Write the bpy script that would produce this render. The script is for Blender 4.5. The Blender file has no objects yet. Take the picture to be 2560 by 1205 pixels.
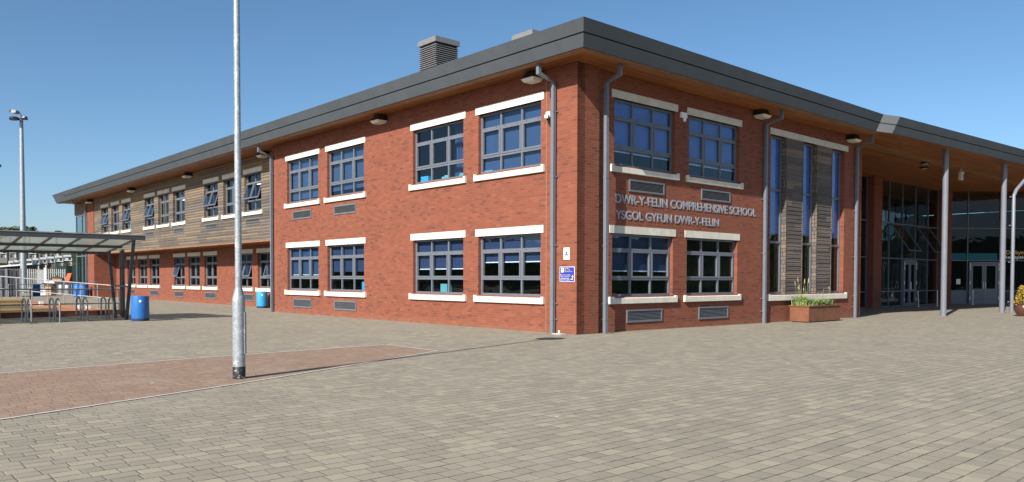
import bpy, bmesh, math, random
from mathutils import Vector, Matrix
random.seed(7)
R = math.radians
S = bpy.context.scene
COL = S.collection

# ------------------------------------------------------------------ frame of the school (local x along the sign front, local y along the long front)
TH = R(41.777)
OX, OY = 1.703, 20.69
CT, ST = math.cos(TH), math.sin(TH)
def w(x, y, z=0.0):
    return Vector((OX + CT*x - ST*y, OY + ST*x + CT*y, z))
def gz(x):                                    # the paved yard falls gently towards the entrance
    if x < 0: return 0.0
    if x < 16: return -0.07*x/16
    if x < 22: return -0.07 - 0.09*(x-16)/6
    return -0.16

# ------------------------------------------------------------------ node helpers
def new_mat(name):
    m = bpy.data.materials.new(name); m.use_nodes = True
    nt = m.node_tree; b = nt.nodes['Principled BSDF']
    return m, nt, b
class N:
    def __init__(s, nt): s.nt = nt
    def node(s, t, **k):
        n = s.nt.nodes.new(t)
        for a, v in k.items(): setattr(n, a, v)
        return n
    def link(s, a, b): s.nt.links.new(a, b)
    def put(s, sock, v):
        if hasattr(v, 'is_output'): s.link(v, sock)
        else: sock.default_value = v
    def math(s, op, a, b=None, c=None, clamp=False):
        n = s.node('ShaderNodeMath', operation=op, use_clamp=clamp)
        s.put(n.inputs[0], a)
        if b is not None: s.put(n.inputs[1], b)
        if c is not None: s.put(n.inputs[2], c)
        return n.outputs[0]
    def xyz(s, x=0.0, y=0.0, z=0.0):
        n = s.node('ShaderNodeCombineXYZ')
        for i, v in enumerate((x, y, z)): s.put(n.inputs[i], v)
        return n.outputs[0]
    def obj(s):
        n = s.node('ShaderNodeTexCoord'); q = s.node('ShaderNodeSeparateXYZ'); s.link(n.outputs['Object'], q.inputs[0])
        return n.outputs['Object'], q.outputs[0], q.outputs[1], q.outputs[2]
    def noise(s, vec, scale, detail=4, rough=0.5):
        n = s.node('ShaderNodeTexNoise'); s.link(vec, n.inputs['Vector'])
        n.inputs['Scale'].default_value = scale; n.inputs['Detail'].default_value = detail; n.inputs['Roughness'].default_value = rough
        return n.outputs['Fac']
    def white(s, vec):
        n = s.node('ShaderNodeTexWhiteNoise', noise_dimensions='3D'); s.link(vec, n.inputs['Vector'])
        return n.outputs['Value']
    def ramp(s, fac, stops, interp='LINEAR'):
        n = s.node('ShaderNodeValToRGB'); s.put(n.inputs[0], fac); cr = n.color_ramp; cr.interpolation = interp
        while len(cr.elements) < len(stops): cr.elements.new(0.5)
        for e, (p, c) in zip(cr.elements, stops):
            e.position = p; e.color = (*c, 1) if len(c) == 3 else c
        return n.outputs['Color']
    def mix(s, f, a, b, mode='MIX'):
        n = s.node('ShaderNodeMix', data_type='RGBA', blend_type=mode)
        s.put(n.inputs[0], f)
        for i, v in ((6, a), (7, b)):
            if hasattr(v, 'is_output'): s.link(v, n.inputs[i])
            else: n.inputs[i].default_value = (*v, 1)
        return n.outputs[2]
    def bump(s, h, strength, dist, b):
        n = s.node('ShaderNodeBump'); n.inputs['Strength'].default_value = strength; n.inputs['Distance'].default_value = dist
        s.link(h, n.inputs['Height']); s.link(n.outputs[0], b.inputs['Normal'])
    def step(s, v, lo, hi):
        n = s.node('ShaderNodeMapRange'); s.put(n.inputs[0], v); n.inputs[1].default_value = lo; n.inputs[2].default_value = hi
        return n.outputs[0]

def plain(name, c, rough=0.6, metal=0.0, var=0.12, scale=6.0, bump=0.0, spec=0.5):
    m, nt, b = new_mat(name); n = N(nt); o, x, y, z = n.obj()
    f = n.noise(o, scale, 5, 0.6)
    lo = tuple(v*(1-var) for v in c); hi = tuple(min(1, v*(1+var)) for v in c)
    n.link(n.ramp(f, [(0.3, lo), (0.7, hi)]), b.inputs['Base Color'])
    b.inputs['Roughness'].default_value = rough; b.inputs['Metallic'].default_value = metal
    b.inputs['Specular IOR Level'].default_value = spec
    if bump: n.bump(n.noise(o, scale*6, 3), bump, 0.02, b)
    return m

def brick_mat(name, stops, mortar):
    m, nt, b = new_mat(name); n = N(nt); o, x, y, z = n.obj()
    u = n.math('ADD', x, y)
    vec = n.xyz(u, z, 0.0)
    t = n.node('ShaderNodeTexBrick'); n.link(vec, t.inputs['Vector'])
    t.inputs['Color1'].default_value = (0, 0, 0, 1); t.inputs['Color2'].default_value = (1, 1, 1, 1); t.inputs['Mortar'].default_value = (0.5, 0.5, 0.5, 1)
    t.inputs['Scale'].default_value = 1; t.inputs['Brick Width'].default_value = 0.225; t.inputs['Row Height'].default_value = 0.075
    t.inputs['Mortar Size'].default_value = 0.005; t.inputs['Mortar Smooth'].default_value = 0.3
    big = n.noise(vec, 0.45, 4, 0.6)
    # batches of darker bricks gather in patches
    patch = n.step(n.noise(n.xyz(n.math('MULTIPLY', u, 0.8), n.math('MULTIPLY', z, 1.7), 3.1), 1.0, 5, 0.7), 0.56, 0.66)
    r = n.math('SUBTRACT', t.outputs['Color'], n.math('MULTIPLY', patch, 0.16))
    c = n.ramp(r, stops)
    c = n.mix(n.math('MULTIPLY', n.step(big, 0.35, 0.7), 0.30), c, tuple(v*1.15 for v in stops[-2][1]))
    c = n.mix(t.outputs['Fac'], c, mortar)
    # lime streaks run down from some joints
    st = n.noise(n.xyz(n.math('MULTIPLY', u, 9.0), n.math('MULTIPLY', z, 0.9), 0.0), 1.0, 3, 0.6)
    sp = n.noise(n.xyz(u, z, 7.7), 0.55, 2, 0.5)
    mask = n.math('MULTIPLY', n.step(st, 0.70, 0.78), n.step(sp, 0.52, 0.62))
    c = n.mix(n.math('MULTIPLY', mask, 0.62), c, (0.55, 0.45, 0.38))
    dirt = n.math('MULTIPLY', n.step(n.math('ADD', z, n.math('MULTIPLY', n.noise(vec, 2.0, 4), 0.35)), 0.42, 0.12), 0.22)
    c = n.mix(dirt, c, (0.30, 0.16, 0.10))
    n.link(c, b.inputs['Base Color'])
    b.inputs['Roughness'].default_value = 0.85; b.inputs['Specular IOR Level'].default_value = 0.25
    hgt = n.math('ADD', n.math('SUBTRACT', 1.0, t.outputs['Fac']), n.math('MULTIPLY', n.noise(o, 40, 3), 0.25))
    n.bump(hgt, 0.6, 0.008, b)
    return m

def board_mat(name, stops, row, length, fade=None, axis='wall', gap=0.06, rough=0.75):
    m, nt, b = new_mat(name); n = N(nt); o, x, y, z = n.obj()
    if axis == 'wall': u = n.math('ADD', x, y); v = z
    elif axis == 'x': u = x; v = y
    else: u = y; v = x
    k = n.math('FLOOR', n.math('DIVIDE', v, row))
    uu = n.math('ADD', n.math('DIVIDE', u, length), n.math('MULTIPLY', n.white(n.xyz(k, 1.7, 0.0)), 9.0))
    j = n.math('FLOOR', uu)
    r = n.white(n.xyz(k, j, 3.0))
    grain = n.noise(n.xyz(n.math('MULTIPLY', u, 1.6), n.math('MULTIPLY', v, 34.0), r), 1.0, 5, 0.65)
    wide = n.noise(n.xyz(u, v, 0.0), 0.35, 3, 0.5)
    f = n.math('ADD', n.math('MULTIPLY', r, 0.36), n.math('ADD', n.math('MULTIPLY', grain, 0.45), n.math('MULTIPLY', wide, 0.29)))
    if fade: f = n.math('ADD', f, n.math('MULTIPLY', n.step(z, fade[0], fade[1]), fade[2]))  # warmer towards the eaves: sheltered boards plus soffit bounce light put into the colour
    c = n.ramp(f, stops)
    fr = n.math('FRACT', n.math('DIVIDE', v, row))
    line = n.step(fr, gap, gap*0.4)
    end = n.step(n.math('FRACT', uu), 0.010, 0.004)
    c = n.mix(n.math('MULTIPLY', n.math('MAXIMUM', line, end), 0.88), c, (0.02, 0.015, 0.01))  # board joints; on lapped cladding the line also paints the lap shadow
    n.link(c, b.inputs['Base Color']); b.inputs['Roughness'].default_value = rough; b.inputs['Specular IOR Level'].default_value = 0.3
    n.bump(grain, 0.25, 0.01, b)
    return m

def paver_mat(name, stops, joint, row=0.16, length=0.2):
    m, nt, b = new_mat(name); n = N(nt); o, x, y, z = n.obj()
    wob = n.noise(n.xyz(x, y, 0.0), 2.3, 2, 0.5)
    yy = n.math('ADD', y, n.math('MULTIPLY', n.math('SUBTRACT', wob, 0.5), 0.035))
    rows = n.math('DIVIDE', yy, row); k = n.math('FLOOR', rows)
    off = n.math('MULTIPLY', n.white(n.xyz(k, 5.1, 0.0)), 50.0)
    uu = n.math('ADD', n.math('DIVIDE', x, length), n.math('ADD', off, n.math('MULTIPLY', k, 3.37)))
    v1 = n.node('ShaderNodeTexVoronoi', voronoi_dimensions='1D', feature='F1'); n.link(uu, v1.inputs['W']); v1.inputs['Scale'].default_value = 1.0; v1.inputs['Randomness'].default_value = 0.6
    v2 = n.node('ShaderNodeTexVoronoi', voronoi_dimensions='1D', feature='DISTANCE_TO_EDGE'); n.link(uu, v2.inputs['W']); v2.inputs['Scale'].default_value = 1.0; v2.inputs['Randomness'].default_value = 0.6
    sep = n.node('ShaderNodeSeparateXYZ'); n.link(v1.outputs['Color'], sep.inputs[0])
    r = n.white(n.xyz(k, n.math('MULTIPLY', sep.outputs[0], 91.0), 2.0))
    speck = n.noise(o, 60, 4, 0.7)
    big = n.noise(o, 0.22, 4, 0.6); mid = n.noise(o, 1.3, 4, 0.6)
    f = n.math('ADD', n.math('MULTIPLY', r, 0.62), n.math('ADD', n.math('MULTIPLY', speck, 0.30), n.math('MULTIPLY', big, 0.22)))
    c = n.ramp(f, stops)
    # joints: open and dark in places, filled with sand in others
    fr = n.math('FRACT', rows); dr = n.math('MULTIPLY', n.math('MINIMUM', fr, n.math('SUBTRACT', 1.0, fr)), row)
    de = n.math('MULTIPLY', v2.outputs['Distance'], length)
    ragged = n.math('MULTIPLY', n.math('SUBTRACT', n.noise(o, 22, 3, 0.7), 0.5), 0.014)
    dj = n.math('ADD', n.math('MINIMUM', dr, n.math('ADD', de, 0.0015)), ragged)
    jm = n.math('MAXIMUM', n.step(n.math('ADD', dr, ragged), 0.0095, 0.003), n.math('MULTIPLY', n.step(n.math('ADD', n.math('ADD', de, 0.0015), ragged), 0.0095, 0.003), 0.62))
    openj = n.step(n.noise(o, 5.0, 3, 0.6), 0.36, 0.58)
    c = n.mix(n.math('MULTIPLY', jm, n.math('ADD', 0.34, n.math('MULTIPLY', openj, 0.64))), c, joint)
    stain = n.math('MULTIPLY', n.step(mid, 0.52, 0.74), 0.32)
    c = n.mix(stain, c, tuple(v*0.72 for v in stops[1][1]))
    dust = n.math('MULTIPLY', n.step(n.noise(o, 0.5, 5, 0.65), 0.52, 0.7), 0.30)
    c = n.mix(dust, c, (0.31, 0.28, 0.225))
    streak = n.step(n.noise(n.xyz(n.math('MULTIPLY', x, 1.6), n.math('MULTIPLY', y, 4.5), 4.0), 1.0, 3, 0.6), 0.60, 0.70)
    c = n.mix(n.math('MULTIPLY', streak, 0.30), c, stops[3][1])
    vg = n.node('ShaderNodeTexVoronoi', feature='F1'); n.link(o, vg.inputs['Vector']); vg.inputs['Scale'].default_value = 0.9
    sg = n.node('ShaderNodeSeparateXYZ'); n.link(vg.outputs['Color'], sg.inputs[0])
    gum = n.math('MULTIPLY', n.step(vg.outputs['Distance'], 0.030, 0.018), n.step(sg.outputs[0], 0.60, 0.62))
    c = n.mix(n.math('MULTIPLY', gum, 0.8), c, (0.62, 0.60, 0.56))
    n.link(c, b.inputs['Base Color']); b.inputs['Roughness'].default_value = 0.9; b.inputs['Specular IOR Level'].default_value = 0.2
    hgt = n.math('ADD', n.step(dj, 0.0, 0.012), n.math('ADD', n.math('MULTIPLY', speck, 0.25), n.math('MULTIPLY', r, 0.18)))
    n.bump(hgt, 0.45, 0.010, b)
    return m

def glass_mat(name, tint, ior):
    m = bpy.data.materials.new(name); m.use_nodes = True; nt = m.node_tree; nt.nodes.clear(); n = N(nt)
    out = n.node('ShaderNodeOutputMaterial'); mx = n.node('ShaderNodeMixShader')
    ge = n.node('ShaderNodeNewGeometry'); dt = n.node('ShaderNodeVectorMath', operation='DOT_PRODUCT'); n.link(ge.outputs['Incoming'], dt.inputs[0]); n.link(ge.outputs['Normal'], dt.inputs[1])
    inv = n.math('SUBTRACT', 1.0, n.math('ABSOLUTE', dt.outputs['Value'])); f0 = ((ior-1)/(ior+1))**2
    fac = n.math('ADD', f0, n.math('MULTIPLY', n.math('POWER', inv, 5.0), 1-f0))
    tr = n.node('ShaderNodeBsdfTransparent'); tr.inputs['Color'].default_value = (*tint, 1)
    gl = n.node('ShaderNodeBsdfGlossy'); gl.inputs['Roughness'].default_value = 0.0; gl.inputs['Color'].default_value = (0.85, 0.92, 1, 1)
    o = n.node('ShaderNodeTexCoord').outputs['Object']
    bp = n.node('ShaderNodeBump'); bp.inputs['Strength'].default_value = 0.07; bp.inputs['Distance'].default_value = 0.05
    n.link(n.noise(o, 1.4, 2), bp.inputs['Height']); n.link(bp.outputs[0], gl.inputs['Normal'])
    n.link(fac, mx.inputs[0]); n.link(tr.outputs[0], mx.inputs[1]); n.link(gl.outputs[0], mx.inputs[2]); n.link(mx.outputs[0], out.inputs[0])
    return m

def metal_panel(name, c, rough):
    m, nt, b = new_mat(name); n = N(nt); o, x, y, z = n.obj()
    u = n.math('ADD', x, y)
    seam = n.step(n.math('FRACT', n.math('DIVIDE', n.math('ADD', u, 0.9), 3.0)), 0.006, 0.003)
    f = n.noise(n.xyz(n.math('MULTIPLY', u, 1.4), 0.0, n.math('MULTIPLY', z, 0.7)), 1.0, 4, 0.6)
    col = n.ramp(f, [(0.3, tuple(v*0.88 for v in c)), (0.7, tuple(v*1.14 for v in c))])
    drip = n.step(n.noise(n.xyz(n.math('MULTIPLY', u, 5.0), n.math('MULTIPLY', z, 0.5), 2.0), 1.0, 2), 0.74, 0.80)
    col = n.mix(n.math('MULTIPLY', drip, 0.22), col, (0.4, 0.4, 0.38))
    col = n.mix(n.math('MULTIPLY', seam, 0.25), col, (0.01, 0.01, 0.012))
    n.link(col, b.inputs['Base Color']); b.inputs['Roughness'].default_value = rough; b.inputs['Specular IOR Level'].default_value = 0.45
    return m

def emit(name, c, s):
    m, nt, b = new_mat(name); b.inputs['Base Color'].default_value = (*c, 1)
    b.inputs['Emission Color'].default_value = (*c, 1); b.inputs['Emission Strength'].default_value = s
    return m

BR = [(0.0, (0.118, 0.044, 0.032)), (0.12, (0.172, 0.055, 0.034)), (0.5, (0.202, 0.063, 0.037)), (0.85, (0.216, 0.068, 0.040)), (1.0, (0.238, 0.081, 0.049))]
def stone():
    m, nt, b = new_mat('pale_cast_stone'); n = N(nt); o, x, y, z = n.obj(); u = n.math('ADD', x, y)
    f = n.noise(o, 3.0, 5, 0.65); run = n.step(n.noise(n.xyz(n.math('MULTIPLY', u, 7.0), n.math('MULTIPLY', z, 1.2), 0.0), 1.0, 4, 0.6), 0.54, 0.72)
    c = n.ramp(f, [(0.3, (0.54, 0.51, 0.43)), (0.7, (0.66, 0.63, 0.55))])
    c = n.mix(n.math('MULTIPLY', run, 0.38), c, (0.33, 0.30, 0.24))
    n.link(c, b.inputs['Base Color']); b.inputs['Roughness'].default_value = 0.85; n.bump(n.noise(o, 30, 3), 0.12, 0.01, b)
    return m
M = {
 'brick': brick_mat('red_brick', BR, (0.225, 0.110, 0.070)),
 'ramp_brick': brick_mat('pale_brick', [(0.0, (0.24, 0.10, 0.05)), (0.3, (0.33, 0.13, 0.065)), (0.7, (0.40, 0.165, 0.08)), (1.0, (0.46, 0.21, 0.11))], (0.34, 0.24, 0.17)),
 'dark_brick': brick_mat('dark_brick', [(0.0, (0.04, 0.016, 0.012)), (0.3, (0.07, 0.022, 0.015)), (0.7, (0.10, 0.03, 0.02)), (1.0, (0.13, 0.04, 0.025))], (0.09, 0.06, 0.05)),
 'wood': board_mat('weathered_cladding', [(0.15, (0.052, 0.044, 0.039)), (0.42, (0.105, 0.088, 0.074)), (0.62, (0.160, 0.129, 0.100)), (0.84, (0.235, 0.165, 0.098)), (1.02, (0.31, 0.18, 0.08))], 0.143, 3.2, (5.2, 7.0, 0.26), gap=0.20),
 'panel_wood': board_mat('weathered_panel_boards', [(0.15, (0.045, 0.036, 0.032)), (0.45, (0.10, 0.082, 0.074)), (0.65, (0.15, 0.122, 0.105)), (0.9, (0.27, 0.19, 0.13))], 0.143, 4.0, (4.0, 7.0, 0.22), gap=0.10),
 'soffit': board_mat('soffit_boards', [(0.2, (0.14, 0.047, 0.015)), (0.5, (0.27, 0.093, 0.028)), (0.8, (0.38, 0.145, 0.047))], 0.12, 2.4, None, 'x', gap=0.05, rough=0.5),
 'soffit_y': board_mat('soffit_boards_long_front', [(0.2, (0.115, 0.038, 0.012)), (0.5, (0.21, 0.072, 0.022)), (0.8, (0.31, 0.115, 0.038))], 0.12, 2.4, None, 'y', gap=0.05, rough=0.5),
 'trimwood': plain('pale_timber_trim', (0.25, 0.125, 0.052), 0.6, var=0.2, scale=3),
 'fascia': metal_panel('slate_grey_fascia', (0.064, 0.073, 0.083), 0.45),
 'roof': plain('roof_sheet', (0.10, 0.105, 0.11), 0.6),
 'palepanel': plain('pale_grey_panel', (0.20, 0.205, 0.22), 0.4, var=0.05),
 'gap': plain('shadow_gap_metal', (0.015, 0.016, 0.018), 0.7),
 'frame': plain('window_frame_grey', (0.125, 0.138, 0.162), 0.4, var=0.06),
 'pipe': plain('downpipe_grey', (0.135, 0.152, 0.18), 0.42, var=0.08, scale=2),
 'column': plain('column_grey', (0.155, 0.165, 0.195), 0.42, var=0.07, scale=2),
 'vent': plain('vent_grey', (0.13, 0.14, 0.155), 0.45, var=0.08),
 'louvre': plain('roof_louvre', (0.17, 0.17, 0.17), 0.5, var=0.12),
 'stone': stone(),
 'blind': plain('blue_roller_blind', (0.018, 0.050, 0.125), 0.8, var=0.08, scale=1.5),
 'bright_blind': plain('bright_blue_roller_blind', (0.095, 0.165, 0.47), 0.8, var=0.08, scale=1.5),
 'dim_blind': plain('navy_roller_blind', (0.014, 0.032, 0.092), 0.8, var=0.08, scale=1.5),
 'bar': plain('blind_bar', (0.6, 0.7, 0.75), 0.5),
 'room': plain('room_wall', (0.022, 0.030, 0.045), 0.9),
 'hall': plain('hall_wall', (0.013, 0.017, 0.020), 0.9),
 'glass': glass_mat('window_glass', (0.84, 0.91, 0.95), 1.72),
 'hallglass': glass_mat('entrance_glass', (0.55, 0.70, 0.72), 1.42),
 'letter': plain('letter_grey', (0.27, 0.28, 0.31), 0.4, var=0.05),
 'white': plain('white_plastic', (0.78, 0.78, 0.76), 0.45, var=0.03),
 'black': plain('black_plastic', (0.018, 0.018, 0.02), 0.5),
 'diffuser': plain('lamp_diffuser', (0.62, 0.60, 0.54), 0.35, var=0.05),
 'signblue': plain('sign_blue', (0.022, 0.045, 0.33), 0.35, var=0.04),
 'signyellow': plain('sign_yellow', (0.85, 0.60, 0.06), 0.5, var=0.03),
 'gold': plain('gold_lettering', (0.62, 0.40, 0.08), 0.5, var=0.03),
 'lightbin': plain('light_blue_bin', (0.03, 0.30, 0.62), 0.42, var=0.10, scale=3),
 'binblue': plain('bin_blue', (0.018, 0.135, 0.42), 0.42, var=0.10, scale=3),
 'barrelblue': plain('barrel_blue', (0.015, 0.13, 0.42), 0.45),
 'cyan': plain('teal_card', (0.10, 0.33, 0.37), 0.6, var=0.05),
 'azure': plain('azure_box', (0.03, 0.32, 0.62), 0.6, var=0.05),
 'paper': plain('paper', (0.75, 0.78, 0.78), 0.7, var=0.04),
 'rust': plain('rusty_steel', (0.165, 0.062, 0.030), 0.75, var=0.28, scale=2.5, bump=0.08),
 'soil': plain('soil', (0.05, 0.035, 0.025), 0.95, var=0.4, scale=20),
 'pot': plain('brown_glazed_pot', (0.085, 0.035, 0.026), 0.25, var=0.15),
 'darksteel': plain('dark_steel', (0.045, 0.052, 0.06), 0.45),
 'steel': plain('galvanised_rail', (0.36, 0.37, 0.37), 0.4, 0.5, var=0.2, scale=8),
 'dullsteel': plain('dull_steel', (0.22, 0.235, 0.24), 0.45, 0.3, var=0.2, scale=8),
 'concrete': plain('concrete_edging', (0.46, 0.44, 0.40), 0.9, var=0.15, scale=9),
 'tan': plain('tan_tread', (0.22, 0.165, 0.105), 0.9, var=0.15, scale=4),
 'nosing': plain('yellow_nosing', (0.42, 0.31, 0.10), 0.8),
 'container': plain('grey_container', (0.06, 0.067, 0.078), 0.5, var=0.25, scale=2),
 'green': plain('green_mesh_paint', (0.012, 0.05, 0.034), 0.6),
 'orange': plain('orange_plastic', (0.62, 0.075, 0.008), 0.7),
 'card': plain('cardboard', (0.33, 0.22, 0.13), 0.85, var=0.15),
 'housebrick': plain('house_brick', (0.20, 0.115, 0.07), 0.9, var=0.2, scale=1),
 'housewhite': plain('house_white', (0.62, 0.62, 0.60), 0.7),
 'housegrey': plain('house_grey', (0.22, 0.215, 0.21), 0.8),
 'houseglass': plain('house_window', (0.03, 0.035, 0.045), 0.15),
 'brownwall': plain('brown_wall', (0.045, 0.022, 0.022), 0.85),
 'copper': plain('conductor_tape', (0.30, 0.14, 0.08), 0.6),
 'strip': emit('strip_light', (1.0, 0.98, 0.92), 2.2),
 'leaf': plain('leaf_green', (0.055, 0.085, 0.028), 0.7, var=0.45, scale=0.8),
 'grassblade': plain('grass_blade', (0.24, 0.32, 0.10), 0.6, var=0.5, scale=9),
 'seed': plain('seed_head', (0.34, 0.26, 0.14), 0.8, var=0.2),
 'pink': plain('pink_petal', (0.55, 0.05, 0.09), 0.6),
 'goldleaf': plain('golden_leaf', (0.32, 0.22, 0.03), 0.6, var=0.5, scale=14),
 'bark': plain('bark', (0.08, 0.06, 0.045), 0.9, var=0.3),
}
def galv():
    m, nt, b = new_mat('galvanised_column'); n = N(nt); o, x, y, z = n.obj()
    v = n.node('ShaderNodeTexVoronoi'); n.link(o, v.inputs['Vector']); v.inputs['Scale'].default_value = 38
    sp = n.node('ShaderNodeSeparateXYZ'); n.link(v.outputs['Color'], sp.inputs[0])
    f = n.math('ADD', n.math('MULTIPLY', sp.outputs[0], 0.5), n.math('MULTIPLY', n.noise(o, 5, 5, 0.7), 0.5))
    c = n.ramp(f, [(0.25, (0.27, 0.30, 0.32)), (0.6, (0.36, 0.39, 0.41)), (0.9, (0.48, 0.50, 0.50))])
    pat = n.step(n.noise(n.xyz(n.math('MULTIPLY', x, 9.0), n.math('MULTIPLY', y, 9.0), n.math('MULTIPLY', z, 5.0)), 1.6, 4, 0.65), 0.60, 0.64)
    c = n.mix(n.math('MULTIPLY', pat, 0.55), c, (0.72, 0.74, 0.74))
    n.link(c, b.inputs['Base Color']); b.inputs['Roughness'].default_value = 0.42; b.inputs['Metallic'].default_value = 0.35
    return m
M['galv'] = galv()
def chipped():
    m, nt, b = new_mat('chipped_black_paint'); n = N(nt); o, x, y, z = n.obj()
    f = n.step(n.noise(o, 16, 5, 0.7), 0.58, 0.62)
    n.link(n.mix(f, (0.015, 0.015, 0.016), (0.40, 0.40, 0.38)), b.inputs['Base Color']); b.inputs['Roughness'].default_value = 0.55
    return m
M['chipped'] = chipped()
def polycarb():
    m = bpy.data.materials.new('frosted_polycarbonate'); m.use_nodes = True; nt = m.node_tree; nt.nodes.clear(); n = N(nt)
    out = n.node('ShaderNodeOutputMaterial'); a = n.node('ShaderNodeMixShader'); c = n.node('ShaderNodeMixShader')
    o = n.node('ShaderNodeTexCoord').outputs['Object']
    dirt = n.ramp(n.noise(o, 1.1, 5, 0.65), [(0.3, (0.33, 0.35, 0.29)), (0.7, (0.47, 0.49, 0.44))])
    tl = n.node('ShaderNodeBsdfTranslucent'); df = n.node('ShaderNodeBsdfDiffuse'); tr = n.node('ShaderNodeBsdfTransparent')
    n.link(dirt, tl.inputs[0]); n.link(dirt, df.inputs[0]); tr.inputs[0].default_value = (0.8, 0.84, 0.78, 1)
    a.inputs[0].default_value = 0.62; c.inputs[0].default_value = 0.22
    n.link(tl.outputs[0], a.inputs[1]); n.link(df.outputs[0], a.inputs[2]); n.link(a.outputs[0], c.inputs[1]); n.link(tr.outputs[0], c.inputs[2]); n.link(c.outputs[0], out.inputs[0])
    return m
M['poly'] = polycarb()
M['paver'] = paver_mat('grey_buff_pavers', [(0.10, (0.205, 0.184, 0.149)), (0.45, (0.245, 0.220, 0.173)), (0.72, (0.268, 0.242, 0.189)), (1.02, (0.336, 0.301, 0.217))], (0.045, 0.04, 0.034))
M['redpaver'] = paver_mat('red_pavers', [(0.10, (0.222, 0.156, 0.116)), (0.45, (0.248, 0.173, 0.127)), (0.75, (0.266, 0.185, 0.136)), (1.0, (0.30, 0.222, 0.165))], (0.06, 0.038, 0.032))

# ------------------------------------------------------------------ mesh builder
class MB:
    def __init__(s): s.v = []; s.f = []
    def quad(s, *p):
        b = len(s.v); s.v += [tuple(q) for q in p]; s.f.append(tuple(range(b, b+len(p))))
    def box8(s, c):
        b = len(s.v); s.v += [tuple(q) for q in c]
        for f in ((0,1,2,3), (7,6,5,4), (0,4,5,1), (1,5,6,2), (2,6,7,3), (3,7,4,0)): s.f.append(tuple(b+i for i in f))
    def box(s, x0, x1, y0, y1, z0, z1):
        s.box8([(x0,y0,z0),(x0,y1,z0),(x1,y1,z0),(x1,y0,z0),(x0,y0,z1),(x0,y1,z1),(x1,y1,z1),(x1,y0,z1)])
    def mbox(s, m, u0, u1, o0, o1, z0, z1):
        s.box8([m(u0,o0,z0), m(u0,o1,z0), m(u1,o1,z0), m(u1,o0,z0), m(u0,o0,z1), m(u0,o1,z1), m(u1,o1,z1), m(u1,o0,z1)])
    def prism(s, ring0, ring1):
        b = len(s.v); k = len(ring0); s.v += [tuple(q) for q in ring0] + [tuple(q) for q in ring1]
        s.f.append(tuple(b+i for i in range(k))); s.f.append(tuple(b+k+i for i in reversed(range(k))))
        for i in range(k):
            j = (i+1) % k; s.f.append((b+i, b+k+i, b+k+j, b+j))
    def beam(s, a, b, wd, ht, up=(0,0,1)):
        a = Vector(a); b = Vector(b); d = (b-a).normalized(); up = Vector(up)
        if abs(d.dot(up)) > 0.99: up = Vector((0,1,0))
        r = d.cross(up).normalized()*wd/2; q = r.cross(d).normalized()*ht/2
        s.prism([a-r-q, a+r-q, a+r+q, a-r+q], [b-r-q, b+r-q, b+r+q, b-r+q])
    def tube(s, pts, rad, n=10, cap=True):
        pts = [Vector(p) for p in pts]; rad = rad if isinstance(rad, (list, tuple)) else [rad]*len(pts)
        d0 = (pts[1]-pts[0]).normalized(); ref = Vector((1,0,0)) if abs(d0.x) < 0.9 else Vector((0,1,0))
        b = len(s.v)
        for i, p in enumerate(pts):
            d = ((pts[min(i+1, len(pts)-1)]-pts[i]).normalized() + (pts[i]-pts[max(i-1, 0)]).normalized()).normalized()
            a = d.cross(ref).normalized(); c = d.cross(a)
            for k in range(n):
                t = 2*math.pi*k/n; s.v.append(tuple(p + (a*math.cos(t)+c*math.sin(t))*rad[i]))
        for i in range(len(pts)-1):
            for k in range(n):
                l = (k+1) % n; s.f.append((b+i*n+k, b+i*n+l, b+(i+1)*n+l, b+(i+1)*n+k))
        if cap:
            s.f.append(tuple(b+k for k in range(n))); e = b+(len(pts)-1)*n; s.f.append(tuple(e+k for k in reversed(range(n))))
    def lathe(s, prof, n=20, c=(0,0,0)):
        s.tube([(c[0], c[1], c[2]+z + i*1e-6) for i, (r, z) in enumerate(prof)], [max(r, 1e-4) for r, z in prof], n)
    def build(s, name, mat, parent=None, smooth=False, bevel=0.0, recalc=True):
        me = bpy.data.meshes.new(name); me.from_pydata(s.v, [], s.f)
        if recalc:
            bm = bmesh.new(); bm.from_mesh(me); bmesh.ops.recalc_face_normals(bm, faces=bm.faces)
            bm.to_mesh(me); bm.free()
        me.materials.append(M[mat] if isinstance(mat, str) else mat)
        if smooth:
            for p in me.polygons: p.use_smooth = True
            me.set_sharp_from_angle(angle=R(40))
        o = bpy.data.objects.new(name, me); COL.objects.link(o)
        if parent: o.parent = parent
        if bevel:
            bv = o.modifiers.new('edge', 'BEVEL'); bv.width = bevel; bv.segments = 2; bv.limit_method = 'ANGLE'
        return o
def tag(o, label=None, cat=None, group=None, kind=None):
    for k, v in (('label', label), ('category', cat), ('group', group), ('kind', kind)):
        if v: o[k] = v
    return o
def thing(name, label, cat, loc, rz=0.0, group=None):
    o = bpy.data.objects.new(name, None); o.empty_display_size = 0.2; COL.objects.link(o)
    o.location = loc; o.rotation_euler = (0, 0, rz)
    return tag(o, label, cat, group)
def lthing(name, label, cat, x, y, z=None, rz=0.0, group=None):
    return thing(name, label, cat, w(x, y, gz(x) if z is None else z), TH+rz, group)
def text_mesh(body, extrude=0.0, offset=0.0):
    cu = bpy.data.curves.new('lettering', 'FONT'); cu.body = body; cu.size = 1.0; cu.extrude = extrude; cu.offset = offset
    o = bpy.data.objects.new('lettering', cu); COL.objects.link(o)
    me = bpy.data.meshes.new_from_object(o.evaluated_get(bpy.context.evaluated_depsgraph_get()))
    bpy.data.objects.remove(o); bpy.data.curves.remove(cu)
    return me
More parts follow.
